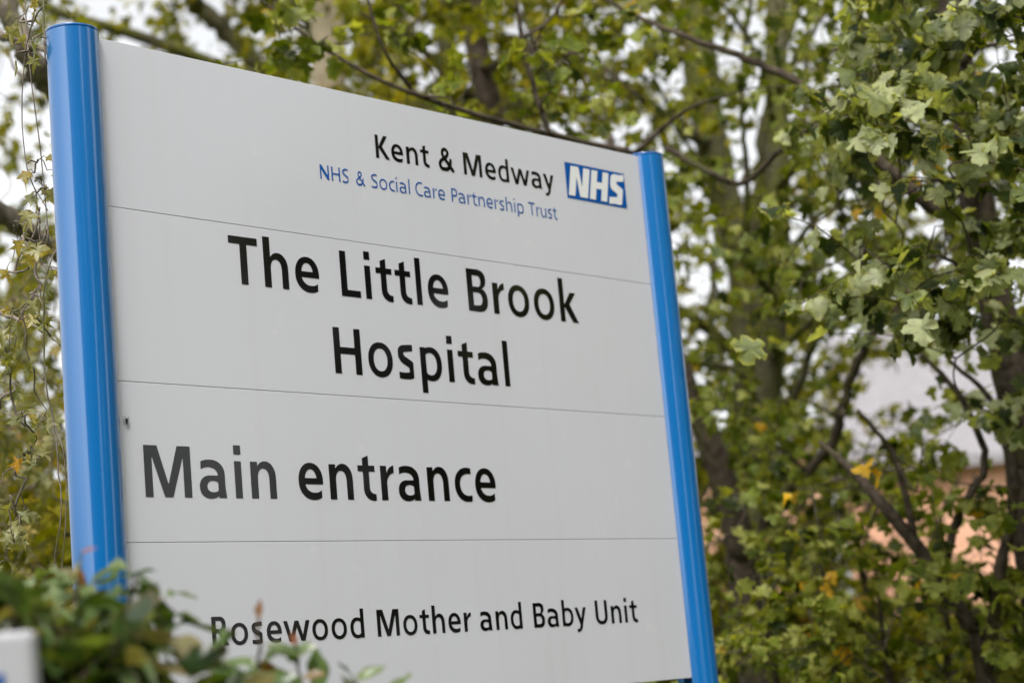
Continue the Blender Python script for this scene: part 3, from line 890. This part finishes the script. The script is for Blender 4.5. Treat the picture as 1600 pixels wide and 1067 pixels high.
# 4 leaning brown trunk low down by the far post
t = Tree('leaning_tree', 'brown leaning trunk rising low down beside the far blue post', 'tree', MT['bark_brown'], MT['leaf_green'], MAPLE, 44)
b4 = foot(1175, 6.0)
t.limb([b4, at(1168, 960, 6.0), at(1158, 850, 6.0), at(1120, 720, 6.0), at(1084, 630, 6.0), at(1040, 520, 6.0), at(985, 380, 6.1), at(950, 200, 6.2)], [.06, .05, .046, .042, .038, .032, .024, .01], 12)
t.pix_limb([(1160, 860, 6.0, 24), (1230, 770, 5.9, 17), (1300, 690, 5.8, 16), (1330, 590, 5.7, 15), (1372, 510, 5.6, 14), (1425, 450, 5.6, 9), (1500, 380, 5.6, 4)])
r = t.rng
c = scatter(r, (1080, 1500, 620, 900), (5.2, 6.6), .34, 9, 0.0540, clump=.5, gaps=GAPS + TRUNK_GAP)
t.twigs(c, 11, .24, (0.0275, 0.0520), .35, tint=(.05, .95), yellow=.04)
t.build(b4)

# 5 hawthorn-like shrub filling the lower right
t = Tree('maple_shrub', 'dense maple shrub filling the lower right corner', 'shrub', MT['bark_brown'], MT['leaf_green'], MAPLE, 55, trunk_name='stems', leaf_name='foliage')
b5 = foot(1560, 4.7)
t.limb([b5, at(1540, 1060, 4.7), at(1512, 975, 4.7), at(1470, 905, 4.7), at(1430, 850, 4.7), at(1385, 795, 4.7), at(1335, 738, 4.8), at(1280, 690, 4.9)], [.028, .022, .02, .018, .017, .015, .012, .005], 9)
t.pix_limb([(1470, 905, 4.7, 16), (1500, 800, 4.7, 14), (1540, 720, 4.7, 12), (1500, 620, 4.7, 10), (1430, 540, 4.7, 6)])
t.pix_limb([(1540, 1060, 4.7, 22), (1560, 900, 4.6, 18), (1585, 760, 4.6, 14), (1560, 640, 4.6, 10), (1480, 560, 4.6, 6)])
t.pix_limb([(1430, 850, 4.7, 14), (1400, 720, 4.7, 9), (1340, 640, 4.7, 6)])
for k in range(7):
    x = 1130 + 90 * k
    t.limb([foot(x + 20, 5.2), at(x, 1120, 5.1), at(x - 20 + 15 * (k % 3), 1000, 5.0), at(x - 30, 880, 4.9)], [.014, .011, .008, .003], 6)
r = t.rng
c = scatter(r, (1110, 1720, 900, 1200), (4.3, 5.8), .30, 10, 0.0558, clump=.4)
c += scatter(r, (1180, 1340, 800, 920), (4.5, 5.8), .24, 9, 0.0540, clump=.4)
c += scatter(r, (1340, 1720, 620, 900), (4.3, 5.4), .30, 9, 0.0540, clump=.5, gaps=GAPS)
t.twigs(c, 12, .24, (0.0275, 0.0520), .3, tint=(.1, 1.15), yellow=.03, hang=.55)
t.build(b5)

# 6 low thicket further back, under the trees
t = Tree('thicket_shrub', 'dark green thicket in the shade behind the sign', 'shrub', MT['bark_brown'], MT['leaf_olive'], MAPLE, 66, trunk_name='stems', leaf_name='foliage')
b6 = foot(700, 8.2)
for k in range(22):
    x = -350 + 95 * k
    t.limb([foot(x, 8.3), at(x + 10, 1000, 8.2), at(x - 20 + 20 * (k % 3), 860, 8.1), at(x - 30 + 25 * (k % 4), 740, 8.0)], [.03, .025, .018, .006], 7)
r = t.rng
c = scatter(r, (-400, 1150, 700, 1230), (7.4, 9.4), .34, 11, 0.0600, clump=.3)
c += scatter(r, (1120, 1330, 760, 1230), (7.2, 9.0), .5, 11, 0.0600, clump=.3)
c += scatter(r, (1330, 2000, 930, 1230), (7.2, 9.0), .5, 11, 0.0600, clump=.3)
t.twigs(c, 11, .34, (0.0432, 0.0756), .3, tint=(.0, .8), yellow=.02, maxjoin=1.6)
t.build(b6)

# 7 pale birch pole behind the middle of the sign
t = Tree('birch_tree', 'birch with a smooth cream-coloured trunk, behind the top edge of the sign', 'tree', MT['bark_pale'], MT['leaf_olive'], MAPLE, 77)
b7 = foot(528, 8.8)
t.limb([b7, at(522, 700, 8.8), at(518, 300, 8.8), at(515, 130, 8.8), at(512, 0, 8.8), at(505, -300, 8.9)], [.10, .088, .082, .078, .072, .05], 14)
r = t.rng
c = scatter(r, (300, 760, -260, -40), (8.3, 9.4), .3, 10, .06, use_grid=False)
t.twigs(c, 10, .3, (.05, .07), .5, tint=(.2, .95))
t.build(b7)

# 8 dark upright trunk behind the sign with foliage along its top edge
t = Tree('dark_tree', 'tree with a dark upright trunk and olive foliage above the middle of the sign', 'tree', MT['bark_brown'], MT['leaf_olive'], MAPLE, 88)
b8 = foot(800, 7.4)
t.limb([b8, at(792, 700, 7.4), at(782, 400, 7.4), at(768, 190, 7.4), at(748, 90, 7.4), at(738, -20, 7.4), at(730, -300, 7.5)], [.07, .058, .052, .048, .045, .042, .02], 12)
t.pix_limb([(765, 180, 7.4, 22), (700, 120, 7.1, 14), (640, 60, 6.9, 10), (560, 20, 6.8, 6)])
t.pix_limb([(750, 110, 7.4, 20), (840, 80, 7.0, 12), (930, 100, 6.8, 8), (1010, 160, 6.7, 4)])
t.pix_limb([(785, 500, 7.4, 20), (640, 420, 7.1, 14), (480, 340, 7, 6)])
r = t.rng
c = scatter(r, (480, 1060, -200, 420), (6.2, 8.2), .36, 9, 0.0492, clump=.5, gaps=PALE_GAP)
t.twigs(c, 9, .28, (0.0332, 0.0603), .4, tint=(.05, .9), yellow=.04)
t.build(b8)

# 9 nearer boughs hanging over the top edge of the sign
t = Tree('maple_tree', 'maple whose thin dark bough runs along the top edge of the white panel', 'tree', MT['bark_brown'], MT['leaf_green'], MAPLE, 99)
b9 = foot(1090, 5.2)
t.limb([b9, at(1075, 900, 5.2), at(1050, 620, 5.2), at(1030, 400, 5.1), at(1012, 262, 5.0), at(905, 222, 4.8), at(800, 195, 4.6), at(700, 165, 4.5), at(600, 128, 4.4), at(500, 72, 4.4), at(420, 10, 4.4), at(330, -60, 4.4)], [.05, .04, .032, .022, .014, .0085, .0065, .006, .005, .004, .003, .002], 9)
t.pix_limb([(860, 212, 4.7, 10), (838, 150, 4.7, 9), (815, 60, 4.7, 7), (800, -60, 4.7, 4)])
t.pix_limb([(650, 148, 4.5, 7), (600, 80, 4.4, 5), (575, 0, 4.4, 4), (560, -60, 4.4, 3)])
t.pix_limb([(815, 60, 4.7, 7), (860, 30, 4.8, 5), (900, -40, 4.8, 3)])
r = t.rng
c = scatter(r, (380, 570, -120, 110), (4.2, 4.9), .55, 8, 0.0510, use_grid=False, clump=.4, gaps=PALE_GAP)
c += scatter(r, (690, 900, -80, 190), (4.3, 5.0), .34, 8, 0.0510, use_grid=False, clump=.5)
c += scatter(r, (570, 700, -100, 120), (4.3, 5.0), .2, 8, 0.0510, use_grid=False, clump=.5)
c += scatter(r, (900, 1240, -100, 160), (4.5, 5.3), .22, 8, 0.0510, use_grid=False, clump=.5)
t.twigs(c, 8, .22, (0.0344, 0.0607), .4, tint=(.2, .9), yellow=.07, hang=.6)
t.build(b9)

# 10 far trees closing the left and the middle
t = Tree('spreading_tree', 'spreading tree whose thick olive boughs slant behind the left end of the sign', 'tree', MT['bark_moss'], MT['leaf_olive'], MAPLE, 110)
b10 = foot(640, 9.8)
t.limb([b10, at(620, 800, 9.8), at(590, 500, 9.8), at(540, 300, 9.7), at(440, 150, 9.4), at(320, 95, 9.2), at(200, 52, 9.0), at(90, 18, 8.8), at(-60, -60, 8.8)], [.16, .13, .11, .08, .04, .031, .027, .024, .014], 12)
t.pix_limb([(500, 240, 9.6, 34), (420, 118, 9.4, 30), (340, 40, 9.3, 30), (290, -20, 9.2, 26), (220, -160, 9.2, 14)])
t.pix_limb([(590, 480, 9.8, 36), (680, 260, 9.8, 30), (690, 60, 9.8, 26), (640, -200, 9.9, 14)])
t.pix_limb([(600, 560, 9.8, 30), (380, 420, 9.5, 22), (140, 400, 9.3, 14), (-80, 330, 9.2, 8)])
r = t.rng
c = scatter(r, (-320, 620, -260, 720), (8.4, 11.5), .34, 10, 0.0525, clump=.5, gaps=PALE_GAP)
t.twigs(c, 10, .34, (0.0371, 0.0669), .4, tint=(.1, .95), yellow=.03, maxjoin=2.2)
t.build(b10)

# 11 tree at the left edge whose long twigs hang down beside the near post
t = Tree('weeping_maple', 'pointed-leaf tree at the left edge with thin twigs drooping beside the near post', 'tree', MT['bark_grey'], MT['leaf_pale'], POINTY, 121)
b11 = foot(-170, 4.6)
t.limb([b11, at(-150, 900, 4.6), at(-110, 600, 4.6), at(-90, 430, 4.5), at(-60, 200, 4.5), at(-90, -60, 4.5), at(-120, -400, 4.5)], [.09, .075, .065, .06, .055, .05, .02], 12)
t.pix_limb([(-75, 300, 4.5, 46), (0, 335, 4.6, 34), (60, 372, 4.7, 28), (130, 420, 4.9, 18), (260, 460, 5.0, 8)])
t.pix_limb([(90, 150, 4.6, 34), (50, 90, 4.5, 36), (15, 20, 4.5, 32), (-40, -90, 4.5, 30)])
t.pix_limb([(-70, 40, 4.5, 30), (0, 55, 4.3, 16), (45, 70, 4.2, 12), (85, 88, 4.1, 8), (200, 180, 4.1, 3)])
t.pix_limb([(-80, 10, 4.5, 26), (0, -70, 3.8, 14), (40, -90, 3.2, 9), (75, -60, 2.95, 6), (95, -20, 2.85, 4)])
for spec in ([(42, -80, 3.0, 3.5), (40, 20, 2.95, 3.2), (48, 120, 2.9, 3.0), (66, 260, 2.88, 2.8), (76, 380, 2.86, 2.6)],
             [(70, -60, 2.9, 5), (68, 30, 2.86, 5), (72, 100, 2.84, 4)],
             [(92, 385, 2.86, 3.6), (80, 405, 2.84, 4), (69, 450, 2.83, 4), (68, 520, 2.82, 4), (72, 600, 2.80, 4), (84, 660, 2.80, 3.6), (92, 740, 2.79, 3.4), (96, 800, 2.78, 3.0), (86, 870, 2.78, 2.6), (90, 906, 2.78, 2)],
             [(84, 660, 2.80, 3), (98, 700, 2.79, 3), (104, 760, 2.79, 2.6), (100, 850, 2.78, 2.4), (94, 905, 2.78, 2)],
             [(70, -60, 2.95, 3), (36, 120, 3.0, 2.6), (42, 260, 3.0, 2.4), (75, 330, 3.0, 2)],
             [(0, 640, 3.3, 2.6), (40, 665, 3.2, 2.4), (62, 715, 3.2, 2)],
             [(-20, 420, 3.2, 6), (30, 425, 3.1, 5), (60, 400, 3.05, 4), (62, 340, 3.0, 3)],
             [(-30, 480, 3.4, 10), (30, 500, 3.3, 8), (70, 520, 3.25, 6), (95, 540, 3.2, 4)]):
    t.pix_limb([(a, b, d, w * .75) for a, b, d, w in spec], 5, 6, .35)
r = t.rng
c = []
for (x, y, d, k) in [(48, 30, 2.95, 3), (60, 60, 2.9, 2), (45, 262, 2.9, 2), (66, 300, 2.9, 3), (28, 360, 3.0, 2), (70, 375, 2.88, 2), (18, 470, 3.2, 3), (60, 450, 3.0, 3), (40, 500, 3.1, 3), (62, 600, 2.95, 1), (26, 640, 3.1, 2),
                     (45, 690, 3.1, 3), (14, 720, 3.2, 2), (38, 800, 3.1, 2), (10, 600, 3.3, 3), (15, 840, 3.2, 2)]:
    for _ in range(k):
        c.append(at(min(60, r.normal(x, 10)), r.normal(y, 18), d + r.normal(0, .05)))
t.twigs(c, 2, .05, (.022, .034), 1.0, tint=(.2, .95), hang=1.0, yellow=.06, maxjoin=.10, face=nrmz(CAM - at(50, 500, 3)) * .4)
c = scatter(r, (-300, 84, -150, 900), (4.2, 6.0), .34, 7, .042, clump=.5)
t.twigs(c, 8, .18, (.030, .046), .9, tint=(.1, .9), hang=.9, yellow=.03, maxjoin=.4)
t.build(b11)

# 12 yellow-green bush low at the left behind the near post
t = Tree('yellow_bush', 'yellow-green bush low at the left, behind the near post', 'shrub', MT['bark_brown'], MT['leaf_olive'], MAPLE, 132, trunk_name='stems', leaf_name='foliage')
b12 = foot(20, 5.4)
for k in range(8):
    x = -220 + 60 * k
    t.limb([foot(x, 5.5), at(x, 1050, 5.4), at(x + 15 * (k % 3), 920, 5.3), at(x + 20, 790, 5.2)], [.02, .016, .012, .004], 6)
r = t.rng
c = scatter(r, (-320, 330, 740, 1200), (4.6, 6.2), 1.6, 10, .06, use_grid=False, clump=.3)
t.twigs(c, 10, .26, (.045, .07), .4, tint=(.45, 1.0), yellow=.04)
t.build(b12)

# ------------------------------------------------------------------ foreground shrubs, out of focus
def laurel(name, label, boxes, seed, base, sprigs=()):
    t = Tree(name, label, 'shrub', MT['bark_brown'], MT['leaf_laurel'], OVAL, seed, trunk_name='stems', leaf_name='foliage')
    r = t.rng
    near = 0.91
    boxes = [(a, b, c_ + 42, e, d0 * near, d1 * near, n, k) for a, b, c_, e, d0, d1, n, k in boxes]
    sprigs = [([(x, y, d * near, w) for x, y, d, w in p], [(x, y, d * near, dx, dy, dd, h_) for x, y, d, dx, dy, dd, h_ in q]) for p, q in sprigs]
    for (x0, x1, y0, y1, d0, d1, n, k) in boxes:
        for _ in range(k):
            x = r.uniform(x0, x1); d = r.uniform(d0, d1)
            t.limb([foot(x + r.normal(0, 30), d), at(x, y1 + 120, d), at(x + r.normal(0, 15), (y0 + y1) / 2 + 20, d)], [.010, .007, .003], 6)
        c = [at(r.uniform(x0, x1), r.uniform(y0, y1), r.uniform(d0, d1)) for _ in range(n)]
        t.twigs(c, 11, .08, (.036, .060), -.3, tint=(.0, .95), hang=.05, yellow=.015, maxjoin=.5, petiole=.15)
    for pts, leaves in sprigs:
        t.pix_limb(pts, 5, 6, .6)
        P = np.array([at(x, y, d) for x, y, d, *_ in leaves])
        Q = np.array([at(x + dx, y + dy, d + dd) for x, y, d, dx, dy, dd, h_ in leaves])
        dv = Q - P
        sz = np.linalg.norm(dv, axis=1)
        nm = nrmz(np.array([0, 0, 1.0]) + r.normal(0, .25, P.shape) + nrmz(CAM - P) * .35)
        leaf_batch(t.leaves, OVAL, P, dv, nm, sz, np.c_[[q[6] for q in leaves], np.full(len(leaves), .4)], r, fold=.2, curl=.25)
    return t.build(base)

laurel('hedge_shrub', 'leafy glossy hedge in the lower left corner, blurred in front of the sign',
       [(-330, 60, 925, 1180, 1.75, 2.15, 62, 10), (60, 190, 940, 1180, 1.75, 2.1, 36, 7), (150, 215, 985, 1160, 1.75, 2.05, 16, 4), (190, 250, 1070, 1200, 1.75, 2.05, 14, 4)],
       201, foot(60, 1.95),
       [([(190, 980, 1.95, 7), (205, 930, 1.95, 5), (215, 895, 1.95, 4)],
         [(170, 935, 1.95, 82, -14, .0, .55), (150, 925, 1.96, -85, 15, .01, .7), (215, 895, 1.95, 35, 40, -.01, .3), (200, 890, 1.97, -60, -5, .02, .75), (128, 890, 1.97, 0, 50, .0, .95), (245, 935, 1.95, 20, 60, .02, .3), (250, 960, 1.94, 65, 4, -.01, .25), (255, 930, 1.95, 50, -14, .01, .6)]),
        ([(205, 985, 1.95, 6), (240, 960, 1.94, 4), (262, 975, 1.94, 3)],
         [(262, 975, 1.94, 80, -6, -.01, .35), (240, 985, 1.95, 30, 50, .0, .5), (225, 1000, 1.95, 60, 30, .0, .6)]),
        ([(115, 960, 1.95, 5), (120, 915, 1.95, 4), (128, 860, 1.95, 3)],
         [(120, 915, 1.95, -45, -18, .01, .7), (120, 920, 1.95, 40, -10, .0, .6), (128, 862, 1.95, 22, -8, .01, 1.0)])])
laurel('hedge_sprig', 'thin upright shoots with slim leaves in front of the unit name', [(310, 470, 1105, 1220, 1.85, 2.1, 18, 5)], 202, foot(400, 1.98),
       [([(405, 1090, 1.95, 7), (406, 1030, 1.95, 6), (404, 965, 1.95, 5)],
         [(404, 966, 1.95, 2, -30, .0, .93), (406, 1040, 1.95, -75, -22, .01, .6), (406, 1040, 1.95, 70, -55, .01, .5), (404, 1050, 1.94, -90, 8, -.01, .35), (408, 1050, 1.94, 70, 20, -.01, .4), (405, 1030, 1.95, 30, 38, .02, .95), (400, 1070, 1.95, -60, -35, 0, .3)]),
        ([(470, 1110, 1.95, 6), (468, 1060, 1.95, 5), (462, 1005, 1.95, 4)],
         [(462, 1010, 1.95, -5, -22, .0, .98), (465, 1040, 1.95, -34, -45, .0, .55), (468, 1060, 1.95, 40, -14, .0, .9), (468, 1065, 1.95, -40, -8, .0, .5), (470, 1070, 1.95, 35, 18, .0, .4)])])
laurel('hedge_sprig', 'small paired leaf tip poking up at the bottom edge below the word Mother', [(520, 620, 1110, 1220, 1.9, 2.1, 6, 3)], 203, foot(560, 2.0),
       [([(560, 1130, 2.0, 5), (558, 1080, 2.0, 4), (556, 1062, 2.0, 3)],
         [(556, 1062, 2.0, -28, -28, .0, .3), (558, 1062, 2.0, 42, -26, .0, .75), (600, 1085, 2.0, 42, -34, .0, .6), (556, 1080, 2.0, -20, -20, .0, .95)])])

# ------------------------------------------------------------------ small white board at the lower left
wb = at(-70, 1090, 1.42)
board = empty('notice_board', (wb[0], wb[1], 0))
tag(board, 'small white board on a post, cut off by the lower left corner', 'sign')
hx = nrmz(np.array([RIGHT[0], RIGHT[1], 0])); hy = np.array([-hx[1], hx[0], 0])
top = at(20, 985, 1.42)[2]
def board_pts(x0, x1, y0, y1, z0, z1):
    mb = MB()
    base = at(0, 1000, 1.42) - np.array([wb[0], wb[1], 0]); base[2] = 0
    v = [base + hx * x + hy * y + np.array([0, 0, z]) for z in (z0, z1) for y in (y0, y1) for x in (x0, x1)]
    mb.add(v, [(0, 2, 3, 1), (4, 5, 7, 6), (0, 1, 5, 4), (2, 6, 7, 3), (0, 4, 6, 2), (1, 3, 7, 5)])
    return mb
edge_x = 52 * 1.42 / F_PX
bevel(board_pts(-0.40, edge_x, 0, .02, top - .55, top).build('board', MT['board_white'], board), .006, 3)
board_pts(-0.36, 0.002, -.002, 0.0005, top - .10, top - .030).build('blue_band', MT['navy'], board)
board_pts(-0.36, -0.32, .02, .06, -.1, top - .02).build('post', MT['board_white'], board)
board_pts(edge_x - 0.05, edge_x - .01, .02, .06, -.1, top - .02).build('post', MT['board_white'], board)

# ------------------------------------------------------------------ house beyond the trees
def brick():
    m, n, l, p = mat_base('orange_brick')
    t_ = n.new('ShaderNodeTexCoord'); mp = n.new('ShaderNodeMapping')
    mp.inputs['Rotation'].default_value = (RAD(90), 0, 0)
    l.new(t_.outputs['Object'], mp.inputs['Vector'])
    b = n.new('ShaderNodeTexBrick'); b.inputs['Scale'].default_value = 4.4
    b.inputs['Color1'].default_value = (.50, .23, .13, 1); b.inputs['Color2'].default_value = (.62, .32, .20, 1); b.inputs['Mortar'].default_value = (.55, .48, .40, 1)
    b.inputs['Mortar Size'].default_value = .015
    l.new(mp.outputs['Vector'], b.inputs['Vector']); l.new(b.outputs['Color'], p.inputs['Base Color'])
    p.inputs['Roughness'].default_value = .9
    return m
MT['brick'] = brick()
MT['roof'] = plain('grey_roof_tiles', (.235, .222, .23), .8, .3, var=.15, scale=6, bump=.3)
def tiles():
    m, n, l, p = mat_base('grey_roof_tiles')
    t_ = n.new('ShaderNodeTexCoord')
    b = n.new('ShaderNodeTexBrick'); b.inputs['Scale'].default_value = 3.0
    b.inputs['Color1'].default_value = (.25, .235, .245, 1); b.inputs['Color2'].default_value = (.21, .20, .205, 1); b.inputs['Mortar'].default_value = (.12, .115, .12, 1)
    b.inputs['Mortar Size'].default_value = .02
    l.new(t_.outputs['Object'], b.inputs['Vector']); l.new(b.outputs['Color'], p.inputs['Base Color'])
    p.inputs['Roughness'].default_value = .8
    return m
MT['roof'] = tiles()
MT['render'] = plain('white_render', (.75, .73, .72), .8, .3, var=.05)
MT['window_glass'] = plain('window_glass', (.03, .035, .04), .05, .6)
MT['frame_white'] = plain('white_frame', (.8, .8, .8), .4, .4)
HD = 3.6
HE = at(1500, 705, 28.0)[2]                    # eaves
HR = at(1500, 490, 31.0)[2]                    # ridge
hc = at(1345, 1000, 28.5); hc[2] = 0
house = empty('brick_house', hc)
tag(house, 'orange brick house with a pale grey roof, seen through the trees on the right', 'house')
ang = math.atan2(hx[1], hx[0]) - RAD(14)
house.rotation_euler = (0, 0, ang)
HW = 13.0
m_ = MB()
m_.add([(0, 0, 0), (HW, 0, 0), (HW, 2 * HD, 0), (0, 2 * HD, 0), (0, 0, HE), (HW, 0, HE), (HW, 2 * HD, HE), (0, 2 * HD, HE), (0, HD, HR - .05), (HW, HD, HR - .05)],
       [(0, 1, 5, 4), (2, 3, 7, 6), (3, 0, 4, 8, 7), (1, 2, 6, 9, 5)])
m_.build('wall', MT['brick'], house)
m_ = MB()
for s_ in (-1, 1):
    e0 = np.array([0, HD + s_ * (HD + .35), HE - .2]); e1 = np.array([0, HD, HR])
    v = []
    for x in (-.3, HW + .3):
        for q in (e0, e1):
            v += [q + np.array([x, 0, 0]), q + np.array([x, 0, .14])]
    m_.add(v, [(0, 1, 3, 2), (4, 6, 7, 5), (0, 4, 5, 1), (2, 3, 7, 6), (1, 5, 7, 3), (0, 2, 6, 4)])
rf = m_.build('roof', MT['roof'], house)
m_ = MB(); m_.box(9.0, 9.6, HD - .3, HD + .3, HR - .5, HR + .7); m_.build('chimney', MT['brick'], rf)
for x in (4.2, 8.6):
    m_ = MB(); m_.box(x, x + 1.5, -.03, .05, HE - 2.0, HE - .7)
    w_ = m_.build('window', MT['frame_white'], house)
    m_ = MB(); m_.box(x + .08, x + .71, -.04, -.035, HE - 1.92, HE - .78); m_.box(x + .79, x + 1.42, -.04, -.035, HE - 1.92, HE - .78)
    m_.build('pane', MT['window_glass'], w_)
gt, gw = at(1200, 662, 26.0)[2], at(1200, 712, 26.0)[2]
gc = at(1190, 1000, 26.0); gc[2] = 0
gar = empty('garage', gc)
tag(gar, 'low brick garage with a pale flat roof, behind the trunks right of the far post', 'garage')
gar.rotation_euler = (0, 0, math.atan2(hx[1], hx[0]))
m_ = MB(); m_.box(-1.0, 1.05, 0, 3.0, 0, gw); m_.build('wall', MT['brick'], gar)
m_ = MB(); m_.box(-1.1, 1.15, -.15, 3.1, gw, gt); m_.build('roof', MT['roof'], gar)

# ------------------------------------------------------------------ trees on the other side of the road, behind the camera: the glossy sign mirrors them
for k, (az, dist, rad, hgt, lab) in enumerate([(-30, 5.3, 1.95, 6.2, 'bushy street tree in front of the sign, mirrored in its right half'),
                                               (-77, 11.0, 3.8, 8.5, 'narrow street tree across the road, mirrored in the blue posts'),
                                               (-128, 9.5, 4.6, 9.0, 'big street tree across the road behind the photographer')]):
    bx = np.array([.7 + dist * math.cos(RAD(az)), dist * math.sin(RAD(az)), -.1])
    t = Tree('street_tree', lab, 'tree', MT['bark_brown'], MT['leaf_green'], MAPLE, 300 + k)
    t.limb([bx, bx + np.array([.05, 0, 1.6]), bx + np.array([-.1, .1, 3.2]), bx + np.array([.1, .1, hgt - 1])], [.17, .14, .11, .04], 10)
    r = t.rng
    for q in range(6):
        a_ = q * 1.05 + r.normal(0, .2); d_ = np.array([math.cos(a_), math.sin(a_), 0])
        st = bx + np.array([0, 0, 1.6 + .4 * q])
        t.limb([st, st + d_ * rad * .4 + np.array([0, 0, .5]), st + d_ * rad * .8 + np.array([0, 0, .8])], [.06, .04, .012], 7)
    c = []
    while len(c) < 42 * rad * rad + 60:
        v = r.uniform(-1, 1, 3)
        if .25 < np.linalg.norm(v) < 1: c.append(bx + np.array([v[0] * rad, v[1] * rad, hgt * .54 + v[2] * hgt * .44]))
    t.twigs(c, 16, .5, (.2, .32), .4, tint=(.0, .5), maxjoin=1.5)
    t.build(bx)
